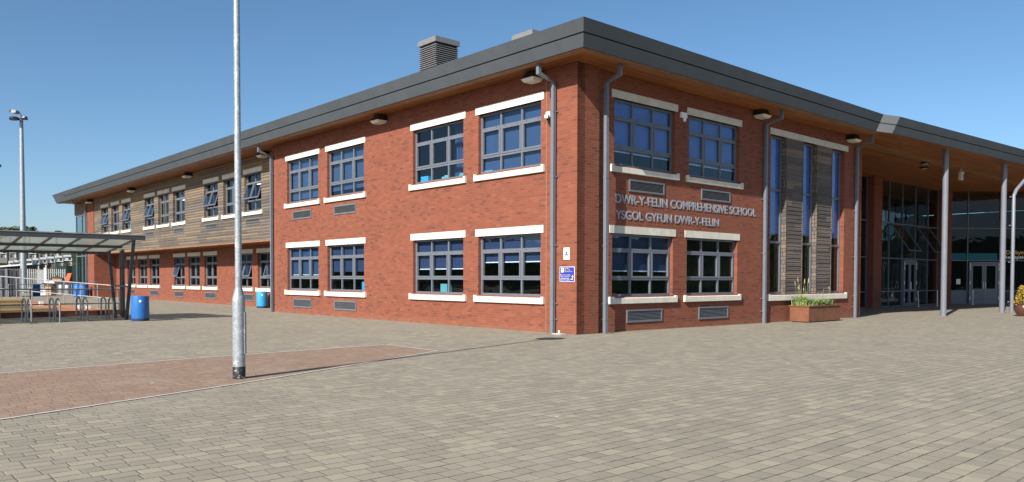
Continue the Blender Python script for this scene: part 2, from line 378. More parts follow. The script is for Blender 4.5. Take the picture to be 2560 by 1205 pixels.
def text_on(body, m, u0, u1, z0, z1, out, depth, mat, name, parent, offset=0.012):
    me = text_mesh(body, 0.5, offset)
    xs = [v.co.x for v in me.vertices]; ys = [v.co.y for v in me.vertices]
    ax, bx, ay, by = min(xs), max(xs), min(ys), max(ys)
    for v in me.vertices:
        u = u0 + (v.co.x-ax)/(bx-ax)*(u1-u0); z = z0 + (v.co.y-ay)/(by-ay)*(z1-z0)
        v.co = Vector(m(u, out + depth*(0.5+v.co.z), z))
    me.materials.clear(); me.materials.append(M[mat])
    o = bpy.data.objects.new(name, me); COL.objects.link(o); o.parent = parent
    return o

# plane mappings (u along the wall, o outwards, z up), in the school's own frame
def LP(x0): return lambda u, o, z: (x0-o, u, z)
def RP(y0): return lambda u, o, z: (u, y0-o, z)

# ------------------------------------------------------------------ THE SCHOOL
B = thing('school_building', 'two storey red brick school with slate grey eaves, timber cladding and glazed entrance', 'school building', (OX, OY, 0), TH)
XW, XB, YR, ZS = 0.45, 1.9, 0.15, 7.17

def wall(m, u0, u1, z0, z1, holes, rev=0.16, ends=0.3):
    mb = MB()
    us = sorted({u0, u1, *[h[0] for h in holes], *[h[1] for h in holes]}); zs = sorted({z0, z1, *[h[2] for h in holes], *[h[3] for h in holes]})
    for a, b in zip(us, us[1:]):
        for c, d in zip(zs, zs[1:]):
            cu, cz = (a+b)/2, (c+d)/2
            if any(h[0] < cu < h[1] and h[2] < cz < h[3] for h in holes): continue
            mb.quad(m(a,0,c), m(b,0,c), m(b,0,d), m(a,0,d))
    for h in holes:
        a, b, c, d = h[:4]
        mb.quad(m(a,0,c), m(a,-rev,c), m(a,-rev,d), m(a,0,d)); mb.quad(m(b,0,c), m(b,-rev,c), m(b,-rev,d), m(b,0,d))
        mb.quad(m(a,0,d), m(b,0,d), m(b,-rev,d), m(a,-rev,d)); mb.quad(m(a,0,c), m(b,0,c), m(b,-rev,c), m(a,-rev,c))
    for u in (u0, u1): mb.quad(m(u,0,z0), m(u,-ends,z0), m(u,-ends,z1), m(u,0,z1))
    return mb

def window(m, u0, u1, z0, z1, cols, blind=None, rows=(0.49, 1.33), rec=0.11, sashes=(), near='lo'):
    f = MB(); o1, o0 = -rec, -rec-0.06
    f.mbox(m, u0, u1, o0, o1, z0, z0+0.06); f.mbox(m, u0, u1, o0, o1, z1-0.06, z1)
    f.mbox(m, u0, u0+0.06, o0, o1, z0+0.06, z1-0.06); f.mbox(m, u1-0.06, u1, o0, o1, z0+0.06, z1-0.06)
    za, zb = z0+rows[0], z0+rows[1]; cw = (u1-u0)/cols
    for zz in (za, zb): f.mbox(m, u0+0.06, u1-0.06, o0, o1-0.001, zz-0.035, zz+0.035)
    for k in range(1, cols):
        c = u0+k*cw
        for p, q in ((z0+0.06, za-0.035), (za+0.035, zb-0.035), (zb+0.035, z1-0.06)): f.mbox(m, c-0.03, c+0.03, o0, o1-0.002, p, q)
    for k in range(cols):                                  # casement frames of the middle row
        if k in sashes: continue
        a = u0+k*cw+(0.06 if k == 0 else 0.03); b = u0+(k+1)*cw-(0.06 if k == cols-1 else 0.03); t = 0.055
        f.mbox(m, a, b, o0+0.01, o1+0.014, za+0.03, za+0.03+t); f.mbox(m, a, b, o0+0.01, o1+0.014, zb-0.03-t, zb-0.03)
        f.mbox(m, a, a+t, o0+0.01, o1+0.013, za+0.03+t, zb-0.03-t); f.mbox(m, b-t, b, o0+0.01, o1+0.013, za+0.03+t, zb-0.03-t)
    for k in range(cols):                                  # drain caps on the transom
        for e in (0.22, 0.78):
            c = u0+(k+e)*cw; f.mbox(m, c-0.012, c+0.012, o1, o1+0.022, zb-0.008, zb+0.008)
    fr = f.build('window', 'frame', B)
    g = MB(); og = -rec-0.035
    for k in range(cols):
        a, b = u0+k*cw+0.02, u0+(k+1)*cw-0.02
        g.quad(m(a,og,z0+0.03), m(b,og,z0+0.03), m(b,og,za), m(a,og,za)); g.quad(m(a,og,zb), m(b,og,zb), m(b,og,z1-0.03), m(a,og,z1-0.03))
        if k not in sashes: g.quad(m(a,og,za), m(b,og,za), m(b,og,zb), m(a,og,zb))
    if sashes:
        for k in range(0, len(g.v), 4):
            q = MB(); q.quad(*g.v[k:k+4]); q.build('pane', 'glass', fr)
    else: g.build('pane', 'glass', fr)
    s = MB(); e = 0.16
    pr = lambda u: [m(u,-rec+0.01,z0-0.012), m(u,0.075,z0-0.055), m(u,0.075,z0-0.21), m(u,-rec+0.01,z0-0.21)]
    s.prism(pr(u0-e), pr(u1+e))
    for a in (u0-e+0.001, u1+e-0.101): s.mbox(m, a, a+0.10, 0.004, 0.074, z0-0.06, z0-0.004)
    s.build('sill', 'stone', fr, bevel=0.006)
    l = MB(); mid = (u0+u1)/2
    l.mbox(m, u0-0.12, mid-0.003, -0.1, 0.022, z1, z1+0.215); l.mbox(m, mid+0.003, u1+0.12, -0.1, 0.022, z1, z1+0.215)
    l.build('lintel', 'stone', fr)
    if sashes:
        ang = R(16); hz = zb-0.03
        for k in sashes:
            q = MB(); gq = MB(); a = u0+k*cw+(0.06 if k == 0 else 0.03); b = u0+(k+1)*cw-(0.06 if k == cols-1 else 0.03); t = 0.055; L = zb-za-0.06
            def P(u, d, o): return m(u, -rec+0.02+d*math.sin(ang)+o*math.cos(ang), hz-d*math.cos(ang)+o*math.sin(ang))
            def bar(a0, a1, d0, d1): q.box8([P(a0,d0,0), P(a0,d1,0), P(a1,d1,0), P(a1,d0,0), P(a0,d0,0.04), P(a0,d1,0.04), P(a1,d1,0.04), P(a1,d0,0.04)])
            bar(a, b, 0, t); bar(a, b, L-t, L); bar(a, a+t, t, L-t); bar(b-t, b, t, L-t)
            gq.quad(P(a+t*0.5,t*0.5,0.02), P(b-t*0.5,t*0.5,0.02), P(b-t*0.5,L-t*0.5,0.02), P(a+t*0.5,L-t*0.5,0.02))
            so = q.build('opening_sash', 'frame', fr); tag(so, 'sash tilted open outwards')
            gq.build('sash_pane', 'glass', fr)
    if blind:
        mat, zl, bar_ = blind; bl = MB(); ob = -rec-0.12
        bl.mbox(m, u0-0.06, u1+0.06, ob-0.008, ob, zl, z1+0.1); bo = bl.build('blind', mat, fr)
        if bar_:
            bb = MB(); bb.mbox(m, u0-0.04, u1+0.04, ob-0.012, ob+0.014, zl-0.032, zl-0.001); bb.build('blind_bar', 'bar', fr)
    return fr

def vent(m, u0, u1, z0, z1):
    f = MB(); t = 0.05; o = 0.03
    f.mbox(m, u0, u1, -0.05, o, z0, z0+t); f.mbox(m, u0, u1, -0.05, o, z1-t, z1)
    f.mbox(m, u0, u0+t, -0.05, o, z0+t, z1-t); f.mbox(m, u1-t, u1, -0.05, o, z0+t, z1-t)
    k = 7; h = (z1-z0-2*t)/k
    for i in range(k):
        z = z0+t+i*h
        f.prism([m(u0+t,0.022,z+0.006), m(u0+t,-0.03,z+h*0.9), m(u0+t,-0.036,z+h*0.82), m(u0+t,0.016,z)], [m(u1-t,0.022,z+0.006), m(u1-t,-0.03,z+h*0.9), m(u1-t,-0.036,z+h*0.82), m(u1-t,0.016,z)])
    v = f.build('vent_grille', 'vent', B)
    q = MB(); q.mbox(m, u0+t, u1-t, -0.05, 0.004, z0+t, z1-t); q.build('duct_mouth', 'gap', v)

def hole4(a, b, c, d): return (a, b, c, d)

# --- long front: brick block
LA = LP(0.0)
wl = [(14.10, 16.83), (10.66, 13.38), (4.82, 7.54), (1.37, 4.09)]
zu, zl_ = (4.62, 6.395), (0.985, 2.745)
holes = [(a, b, *zu) for a, b in wl] + [(a, b, *zl_) for a, b in wl]
wall(LA, -0.0, 18.25, -0.2, ZS, holes).build('brick_wall', 'brick', B)
ub = [('blind', 4.75, False), ('blind', 4.85, False), None, ('blind', 4.55, False)]
lb = [('blind', 1.62, True), ('dim_blind', 1.72, False), ('dim_blind', 1.80, True), ('dim_blind', 1.98, True)]
for i, (a, b) in enumerate(wl):
    window(LA, a, b, *zu, 3, ub[i]); window(LA, a, b, *zl_, 3, lb[i])
for a in (14.66, 11.2):
    vent(LA, a, a+1.62, 3.90, 4.25); vent(LA, a, a+1.62, 0.26, 0.62)
# curtain drawn in the third upper window
cb = MB(); n = 36
cz0, cz1 = 4.66, 6.38
for (ua, ue) in ((4.86, 5.30), (5.36, 5.78)):
    for i in range(n):
        def cp(k): 
            t = k/n; return (0.42+0.035*math.sin(t*17)+0.015*math.sin(t*41), ua+(ue-ua)*t)
        p, q = cp(i), cp(i+1); mid_ = (ua+ue)/2
        pin = 0.16 if i else 0
        cb.quad((p[0], p[1], cz0), (q[0], q[1], cz0), (q[0], q[1], cz1), (p[0], p[1], cz1))
tag(cb.build('curtain', 'blind', B, recalc=False), 'blue curtain hanging in a window')

# --- corner pier and sign front
RW = RP(YR)
mb = MB(); mb.box(0.0, 0.86, 0.0, YR-0.002, -0.2, ZS)
# the pier shares its outer left face with the long front, so leave that face out
mb2 = MB(); mb2.quad((0,0,-0.2), (0.86,0,-0.2), (0.86,0,ZS), (0,0,ZS)); mb2.quad((0.86,0,-0.2), (0.86,YR,-0.2), (0.86,YR,ZS), (0.86,0,ZS))
mb2.build('brick_pier', 'brick', B, recalc=False)
rl = [(1.64, 4.42), (5.13, 7.93)]; rlow = [(1.58, 4.36), (5.06, 7.86)]
zru, zrl = (4.665, 6.515), (0.985, 2.755)
BAY = (9.90, 15.45, 0.95, 6.52)
holes = [(a, b, *zru) for a, b in rl] + [(a, b, *zrl) for a, b in rlow] + [BAY]
wall(RW, 0.86, 16.95, -0.3, ZS, holes, rev=0.18).build('brick_wall', 'brick', B)
mb = MB(); mb.quad((16.95,YR,-0.3), (16.95,5.2,-0.3), (16.95,5.2,ZS), (16.95,YR,ZS)); mb.build('brick_wall', 'brick', B)
window(RW, *rl[0], *zru, 3, ('bright_blind', 5.10, True), rows=(0.50, 1.36)); window(RW, *rl[1], *zru, 3, ('bright_blind', 5.08, True), rows=(0.50, 1.36))
window(RW, *rlow[0], *zrl, 3, ('dim_blind', 1.72, True)); window(RW, *rlow[1], *zrl, 3, None)
for a, b, c, d in ((2.28, 3.9, 3.96, 4.31), (5.78, 7.4, 3.96, 4.31), (2.21, 3.83, 0.23, 0.60), (5.69, 7.33, 0.21, 0.60)): vent(RW, a, b, c, d)

# --- the three tall windows between boarded panels
a, b, c, d = BAY; PW = [(10.98, 12.12), (13.22, 14.36)]
for p, q in PW:
    mb = MB(); z = c
    while z < d-0.01:                                        # lapped boards
        z2 = min(z+0.143, d); mb.prism([(p,YR-0.012,z), (p,YR+0.008,z2), (p,YR+0.1,z2), (p,YR+0.1,z)], [(q,YR-0.012,z), (q,YR+0.008,z2), (q,YR+0.1,z2), (q,YR+0.1,z)]); z = z2
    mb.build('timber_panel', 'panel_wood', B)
    mb = MB()                                              # boarded reveals, pale edge trims
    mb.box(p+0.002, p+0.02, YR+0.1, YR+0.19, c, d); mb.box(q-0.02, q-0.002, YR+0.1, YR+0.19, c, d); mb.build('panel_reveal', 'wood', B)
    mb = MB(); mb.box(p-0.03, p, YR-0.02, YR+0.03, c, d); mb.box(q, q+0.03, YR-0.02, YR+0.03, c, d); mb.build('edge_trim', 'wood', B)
for u0, u1 in ((9.90, 10.95), (12.15, 13.19), (14.39, 15.45)):
    f = MB(); o1, o0 = -0.17, -0.23
    f.mbox(RW, u0, u0+0.07, o0, o1, c, d); f.mbox(RW, u1-0.07, u1, o0, o1, c, d)
    for z0, z1 in ((c, c+0.07), (2.75, 2.83), (4.60, 4.68), (d-0.07, d)): f.mbox(RW, u0+0.07, u1-0.07, o0, o1, z0, z1)
    fr = f.build('window', 'frame', B); tag(fr, 'tall narrow window of three stacked panes')
    g = MB(); g.quad(RW(u0,-0.2,c), RW(u1,-0.2,c), RW(u1,-0.2,d), RW(u0,-0.2,d)); g.build('pane', 'glass', fr)
    bl = MB(); bl.mbox(RW, u0-0.03, u1+0.03, -0.27, -0.262, 3.1, d+0.1); bl.build('blind', 'bright_blind', fr)  # blue blind also carries, as colour, the sky mirrored in the tall panes
s = MB(); pr = lambda u: [RW(u,-0.18,c-0.005), RW(u,0.075,c-0.05), RW(u,0.075,c-0.235), RW(u,-0.18,c-0.235)]
s.prism(pr(9.76), pr(15.66)); s.mbox(RW, 9.762, 9.86, 0.004, 0.074, c-0.052, c+0.002); s.mbox(RW, 15.56, 15.658, 0.004, 0.074, c-0.052, c+0.002)
s.build('sill', 'stone', B, bevel=0.006)
s = MB()
for u0, u1 in ((9.84, 11.78), (11.786, 13.74), (13.746, 15.70)): s.mbox(RW, u0, u1, -0.1, 0.022, d, d+0.22)
s.build('lintel', 'stone', B)

# --- long front: recessed brick storey under the timber storey
wb = [(44.3, 46.15), (41.78, 43.62), (39.24, 41.15), (34.58, 36.44), (32.1, 33.93), (29.5, 31.36), (24.79, 26.62), (22.27, 24.1)]
LB = LP(XB)
wall(LB, 18.25, 48.9, -0.2, 3.2, [(x, y, *zl_) for x, y in wb]).build('brick_wall', 'brick', B)
sash_l = {3: (1,), 6: (0, 1), 7: (0,)}
for i, (x, y) in enumerate(wb): window(LB, x, y, *zl_, 2, None if i % 3 else ('dim_blind', 2.0, False), sashes=sash_l.get(i, ()))
for x in (44.5, 39.4, 34.75, 29.62, 24.6): vent(LB, x, x+1.6, 0.28, 0.63)
wt = [(45.26, 47.07), (42.74, 44.53), (40.19, 41.97), (35.47, 37.28), (32.87, 34.72), (30.27, 32.17), (25.53, 27.41), (23.0, 24.82), (20.38, 22.25)]
LW = LP(XW); zt = (4.63, 6.40)
holes = [(x, y, *zt) for x, y in wt]
mb = wall(LW, 18.25, 48.9, 3.2, 3.201, [], rev=0.1); mb = MB(); z = 3.205
while z < ZS-0.005:                                        # lapped boards, left out across the windows
    z2 = min(z+0.143, ZS); zc = (z+z2)/2
    cuts = sorted([(x, y) for x, y in wt if zt[0] < zc < zt[1]]); us = [18.25] + [e for x in cuts for e in x] + [48.9]
    for u0, u1 in zip(us[::2], us[1::2]):
        mb.prism([LW(u0,0.014,z), LW(u0,-0.006,z2), LW(u0,-0.05,z2), LW(u0,-0.05,z)], [LW(u1,0.014,z), LW(u1,-0.006,z2), LW(u1,-0.05,z2), LW(u1,-0.05,z)])
    z = z2
for x, y, z0, z1 in holes:
    for u in (x, y): mb.quad(LW(u,0,z0), LW(u,-0.2,z0), LW(u,-0.2,z1), LW(u,0,z1))
    for zz in (z0, z1): mb.quad(LW(x,0,zz), LW(y,0,zz), LW(y,-0.2,zz), LW(x,-0.2,zz))
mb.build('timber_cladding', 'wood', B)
sash_u = {0: (0, 1), 2: (0, 1), 3: (0, 1), 6: (0, 1), 8: (0, 1)}
for i, (x, y) in enumerate(wt): window(LW, x, y, *zt, 2, None, sashes=sash_u.get(i, ()), rec=0.13)
for x in (35.55, 30.45, 25.6, 20.5): vent(LW, x, x+1.6, 3.96, 4.28)
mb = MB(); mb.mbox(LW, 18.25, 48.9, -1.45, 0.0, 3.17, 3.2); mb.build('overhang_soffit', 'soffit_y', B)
mb = MB(); mb.mbox(LW, 18.25, 48.9, 0.002, 0.03, 3.14, 3.20); mb.build('drip_trim', 'trimwood', B)
mb = MB(); mb.mbox(LW, 33.68, 33.72, 0.0, 0.025, 3.2, ZS); mb.build('joint_trim', 'trimwood', B)
# far end: brick pier, boarded head and a tall glazed corner
LE = LP(0.40)
mb = wall(LE, 48.9, 50.8, -0.2, ZS, [], ends=0.0)
mb.quad((0.4,48.9,-0.2), (XB+0.3,48.9,-0.2), (XB+0.3,48.9,3.2), (0.4,48.9,3.2)); mb.quad((0.4,48.9,3.2), (0.6,48.9,3.2), (0.6,48.9,ZS), (0.4,48.9,ZS))
mb.build('brick_pier', 'brick', B)
mb = MB(); z = 6.28
while z < ZS-0.005:
    z2 = min(z+0.143, ZS); mb.prism([LE(50.8,0.014,z), LE(50.8,-0.006,z2), LE(50.8,-0.05,z2), LE(50.8,-0.05,z)], [LE(54.4,0.014,z), LE(54.4,-0.006,z2), LE(54.4,-0.05,z2), LE(54.4,-0.05,z)]); z = z2
mb.quad((0.4,54.4,6.28), (6,54.4,6.28), (6,54.4,ZS), (0.4,54.4,ZS))
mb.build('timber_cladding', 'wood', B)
LG = LP(0.45); f = MB()
for u in (50.8, 52.5, 54.22): f.mbox(LG, u, u+0.09, -0.1, 0.0, 0, 6.26)
for z in (0.0, 0.95, 3.05, 6.17): f.mbox(LG, 50.89, 54.22, -0.1, -0.004, z, z+0.09)
fr = f.build('window', 'frame', B); tag(fr, 'tall glazed corner window at the far end')
g = MB(); g.quad(LG(50.8,-0.05,0), LG(54.3,-0.05,0), LG(54.3,-0.05,6.26), LG(50.8,-0.05,6.26)); g.quad((0.5,54.3,0), (6,54.3,0), (6,54.3,6.26), (0.5,54.3,6.26)); g.build('pane', 'hallglass', fr)
bl = MB(); bl.box(0.9, 0.92, 50.9, 51.6, 1.2, 2.3); bl.box(0.9, 0.92, 52.6, 53.3, 1.2, 2.3); tag(bl.build('notice_board', 'azure', fr), 'pale blue notices inside the glass')

# --- rooms behind the windows
mb = MB()
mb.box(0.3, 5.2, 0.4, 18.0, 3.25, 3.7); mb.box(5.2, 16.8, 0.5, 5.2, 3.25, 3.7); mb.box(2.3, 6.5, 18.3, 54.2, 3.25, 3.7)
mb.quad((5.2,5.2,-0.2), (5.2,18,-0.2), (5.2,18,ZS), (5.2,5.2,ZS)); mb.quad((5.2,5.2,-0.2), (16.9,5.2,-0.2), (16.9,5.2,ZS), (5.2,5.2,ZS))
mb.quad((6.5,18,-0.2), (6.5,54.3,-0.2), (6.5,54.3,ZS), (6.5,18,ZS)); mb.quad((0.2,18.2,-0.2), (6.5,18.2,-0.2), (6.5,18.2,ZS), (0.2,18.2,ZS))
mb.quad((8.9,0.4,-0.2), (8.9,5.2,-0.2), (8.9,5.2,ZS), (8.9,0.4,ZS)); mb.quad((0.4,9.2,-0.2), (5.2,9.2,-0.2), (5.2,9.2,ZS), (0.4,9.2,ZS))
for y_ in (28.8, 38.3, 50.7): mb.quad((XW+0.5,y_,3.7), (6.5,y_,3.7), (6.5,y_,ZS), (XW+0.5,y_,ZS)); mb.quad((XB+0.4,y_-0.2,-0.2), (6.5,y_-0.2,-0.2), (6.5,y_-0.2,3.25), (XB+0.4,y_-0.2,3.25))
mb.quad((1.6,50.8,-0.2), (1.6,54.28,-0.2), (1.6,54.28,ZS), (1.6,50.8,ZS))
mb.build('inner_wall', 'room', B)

# --- roof, soffit and eaves
bot = [(-0.85,54.4), (-0.85,-1.0), (15.58,-1.0), (16.47,-1.24), (33.0,-2.30), (60.0,-4.0)]
top = [(-1.06,54.75), (-1.06,-1.2), (15.76,-1.2), (16.66,-1.45), (33.2,-2.52), (60.2,-4.2)]
ZT = 7.81
mb = MB()
mb.quad(*[(x, y, ZS+0.012) for x, y in [(-0.82,54.35), (-0.82,-0.97), (5.2,5.2), (5.2,54.35)]])
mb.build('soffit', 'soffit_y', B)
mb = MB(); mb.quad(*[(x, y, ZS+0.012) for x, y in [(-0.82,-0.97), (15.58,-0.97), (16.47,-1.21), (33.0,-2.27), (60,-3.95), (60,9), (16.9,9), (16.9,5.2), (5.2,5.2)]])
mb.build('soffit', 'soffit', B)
mb = MB(); mb.quad(*[(x, y, ZT-0.05) for x, y in [(-1.0,54.6), (-1.0,-1.1), (15.7,-1.1), (16.6,-1.35), (33,-2.4), (60,-4.1), (60,30), (16,30), (16,54.6)]])
mb.quad((16,30,ZS), (60,30,ZS), (60,30,ZT-0.05), (16,30,ZT-0.05))
mb.build('roof', 'roof', B)
def eave(name, mat, t0, t1, extra):
    mb = MB(); P0 = [(b[0]+(t[0]-b[0])*t0, b[1]+(t[1]-b[1])*t0) for b, t in zip(bot, top)]; P1 = [(b[0]+(t[0]-b[0])*t1, b[1]+(t[1]-b[1])*t1) for b, t in zip(bot, top)]
    z0, z1 = ZS+(ZT-ZS)*t0, ZS+(ZT-ZS)*t1
    inn = [(0.04+extra, 0), (0.04+extra, 0.04+extra), (0, 0.04+extra), (0, 0.04+extra), (0, 0.04+extra), (0, 0.04+extra)]
    Q0 = [(p[0]+i[0], p[1]+i[1]) for p, i in zip(P0, inn)]; Q1 = [(p[0]+i[0], p[1]+i[1]) for p, i in zip(P1, inn)]
    if extra: P0, P1 = Q0, Q1; Q0 = [(p[0]+i[0]*.5, p[1]+i[1]*.5) for p, i in zip(P0, inn)]; Q1 = [(p[0]+i[0]*.5, p[1]+i[1]*.5) for p, i in zip(P1, inn)]
    for k in range(len(bot)-1):
        if k == 2 and name == 'fascia':
            kp = MB(); kp.box8([(*P0[k],z0), (*P0[k+1],z0), (*Q0[k+1],z0), (*Q0[k],z0), (*P1[k],z1), (*P1[k+1],z1), (*Q1[k+1],z1), (*Q1[k],z1)]); tag(kp.build('corner_panel', 'palepanel', B), 'paler grey eaves panel at the kink'); continue
        mb.box8([(*P0[k],z0), (*P0[k+1],z0), (*Q0[k+1],z0), (*Q0[k],z0), (*P1[k],z1), (*P1[k+1],z1), (*Q1[k+1],z1), (*Q1[k],z1)])
    bm_ = mb.build(name, mat, B)
    return bm_
eave('fascia', 'fascia', 0.0, 0.47, 0); eave('shadow_gap', 'gap', 0.47, 0.52, 0.03); eave('fascia', 'fascia', 0.52, 1.0, 0)
mb = MB(); mb.box(-0.81, -0.58, -0.96, 54.3, ZS-0.028, ZS+0.008); mb.box(-0.58, 16.0, -0.96, -0.73, ZS-0.028, ZS+0.008)
mb.build('soffit_trim', 'trimwood', B)
mb = MB(); mb.box(16.95, 60, 0.35, 0.72, ZS-0.05, ZS+0.008); tag(mb.build('canopy_beam', 'trimwood', B), 'pale timber beam under the entrance canopy')

# --- rainwater pipes with swan necks
def pipe(m, u, out, zb, kick=0.62, r=0.10, ztop=ZS):
    mb = MB(); o0, o1 = out, out+r
    mb.mbox(m, u-r/2, u+r/2, o0, o1, zb, ztop-0.42)
    c = (o0+o1)/2; a = ztop-0.42
    mb.box8([m(u-r/2,o0,a), m(u+r/2,o0,a), m(u+r/2,o1,a), m(u-r/2,o1,a), m(u-r/2,kick-r,ztop-0.24), m(u+r/2,kick-r,ztop-0.24), m(u+r/2,kick,ztop-0.30), m(u-r/2,kick,ztop-0.30)])
    mb.box8([m(u-r/2,kick-r,ztop-0.24), m(u+r/2,kick-r,ztop-0.24), m(u+r/2,kick,ztop-0.30), m(u-r/2,kick,ztop-0.30), m(u-r/2,kick-r,ztop+0.01), m(u+r/2,kick-r,ztop+0.01), m(u+r/2,kick,ztop+0.01), m(u-r/2,kick,ztop+0.01)])
    q = mb
    for z in (0.35, 0.78, 2.35, 4.2, 5.95):
        q.mbox(m, u-r/2-0.006, u+r/2+0.006, o0-0.004, o1+0.006, z, z+0.06); q.mbox(m, u-r/2-0.05, u-r/2, 0, 0.04, z+0.01, z+0.035); q.mbox(m, u+r/2, u+r/2+0.05, 0, 0.04, z+0.01, z+0.035)
    mb.build('downpipe', 'pipe', B)
pipe(LA, 0.79, 0.05, -0.02, 0.70); pipe(LA, 18.14, 0.05, 0.0, 0.70); pipe(LE, 50.72, 0.05, 0.0, 1.0)
pipe(RW, 1.02, 0.21, -0.05, 0.78); pipe(RW, 9.42, 0.05, -0.08, 0.72); pipe(RW, 16.32, 0.05, -0.10, 0.72)
mb = MB()
for u in (1.14, 17.85): mb.mbox(LA, u-0.012, u+0.012, 0.0, 0.014, 0, ZS)
mb.build('lightning_conductor', 'copper', B)

# --- roof ventilators
def roof_vent(x, y, wd, z1):
    mb = MB(); h = wd/2; z = 7.75; mb.box(x-h+0.05, x+h-0.05, y-h+0.05, y+h-0.05, z, z1-0.2)
    v = mb.build('roof_ventilator', 'gap', B)
    q = MB(); z = 8.0
    while z < z1-0.25:
        q.prism([(x-h,y-h,z), (x+h,y-h,z), (x+h,y+h,z), (x-h,y+h,z)], [(x-h+0.06,y-h+0.06,z+0.06), (x+h-0.06,y-h+0.06,z+0.06), (x+h-0.06,y+h-0.06,z+0.06), (x-h+0.06,y+h-0.06,z+0.06)]); z += 0.08
    q.build('louvre', 'louvre', v)
    q = MB(); q.box(x-h-0.03, x+h+0.03, y-h-0.03, y+h+0.03, z1-0.2, z1); q.build('cap', 'louvre', v)
roof_vent(3.55, 10.9, 1.12, 10.80); roof_vent(6.25, 8.35, 1.12, 11.02)

# --- lettering on the sign front
text_on('DWR-Y-FELIN COMPREHENSIVE SCHOOL', RW, 1.69, 8.97, 3.595, 3.86, 0.004, 0.014, 'letter', 'lettering', B, 0.02)
text_on('YSGOL GYFUN DWR-Y-FELIN', RW, 1.70, 6.77, 3.155, 3.41, 0.004, 0.014, 'letter', 'lettering', B, 0.02)

# --- entrance: glazed fronts under the canopy
YG = 5.2; GP = RP(YG); ZF = -0.16
for x0_, x1_, y0_, y1_ in ((28.95, 30.02, YG-0.35, YG+0.4), (39.25, 40.15, YG-0.5, YG+0.3)):
    mb = MB(); mb.box(x0_, x1_, y0_, y1_, ZF-0.1, ZS); mb.build('brick_pier', 'brick', B)
def glazing(m, us, zs, u_end, name, label, skip=()):
    f = MB(); t = 0.06
    for u in us: f.mbox(m, u-t/2, u+t/2, -0.1, 0.0, ZF, ZS)
    for z in zs: f.mbox(m, us[0], u_end, -0.095, -0.005, z-t/2, z+t/2)
    fr = f.build(name, 'frame', B); tag(fr, label)
    g = MB(); g.quad(m(us[0],-0.05,ZF), m(u_end,-0.05,ZF), m(u_end,-0.05,ZS), m(us[0],-0.05,ZS)); g.build('pane', 'hallglass', fr)
    return fr
glazing(GP, [17.0, 19.4, 21.8, 24.2, 26.6, 28.9], (-0.12, 0.75, 2.70, 4.75), 28.9, 'glazed_front', 'dark glazing left of the brick pier')
g1 = glazing(GP, [30.05, 31.85, 33.7, 35.65, 37.6, 39.2], (-0.12, 0.75, 2.70, 4.75), 39.2, 'glazed_front', 'dark glazing between the brick piers')
for u0, u1 in ((31.9, 33.65), (35.7, 37.55)):               # top hung lights propped open
    q = MB(); gq = MB(); ang = R(34); L = 1.95
    def P(u, d, o): return GP(u, 0.01+d*math.sin(ang)+o*math.cos(ang), 4.70-d*math.cos(ang)+o*math.sin(ang))
    def bar(a0, a1, d0, d1): q.box8([P(a0,d0,0), P(a0,d1,0), P(a1,d1,0), P(a1,d0,0), P(a0,d0,0.05), P(a0,d1,0.05), P(a1,d1,0.05), P(a1,d0,0.05)])
    bar(u0, u1, 0, 0.07); bar(u0, u1, L-0.07, L); bar(u0, u0+0.07, 0.07, L-0.07); bar(u1-0.07, u1, 0.07, L-0.07)
    gq.quad(P(u0,0,0.025), P(u1,0,0.025), P(u1,L,0.025), P(u0,L,0.025))
    tag(q.build('opening_sash', 'frame', g1), 'top hung light propped wide open'); gq.build('sash_pane', 'hallglass', g1)
def door(m, u0, u1, ztop, leaves, label):
    f = MB(); t = 0.11
    f.mbox(m, u0, u0+t, 0.0, 0.10, ZF, ztop); f.mbox(m, u1-t, u1, 0.0, 0.10, ZF, ztop); f.mbox(m, u0+t, u1-t, 0.0, 0.10, ztop-t, ztop)
    fr = f.build('entrance_door', 'pipe', B); tag(fr, label)
    lw = (u1-u0-2*t)/leaves
    for k in range(leaves):
        a = u0+t+k*lw+0.01; b = a+lw-0.02; q = MB(); s_ = 0.13
        q.mbox(m, a, a+s_, 0.02, 0.08, ZF+0.02, ztop-t-0.02); q.mbox(m, b-s_, b, 0.02, 0.08, ZF+0.02, ztop-t-0.02)
        for z0, z1 in ((ZF+0.02, ZF+0.20), (0.72, 0.86), (ztop-t-0.15, ztop-t-0.02)): q.mbox(m, a+s_, b-s_, 0.02, 0.08, z0, z1)
        lf = q.build('door_leaf', 'pipe', fr)
        h = MB(); hu = b-0.06 if k == 0 else a+0.06
        h.tube([m(hu,0.10,0.85), m(hu,0.13,0.87), m(hu,0.13,1.28), m(hu,0.10,1.30)], 0.018, 8); h.build('handle', 'white', fr)
    h = MB()
    for u in (u0+t*0.5, u1-t*0.5):
        for z in (0.15, 1.15, 2.05, 2.3): h.mbox(m, u-0.02, u+0.02, 0.10, 0.13, z, z+0.2)
    h.build('hinge', 'white', fr)
door(GP, 33.72, 35.62, 2.62, 2, 'narrow double door with glazed leaves')
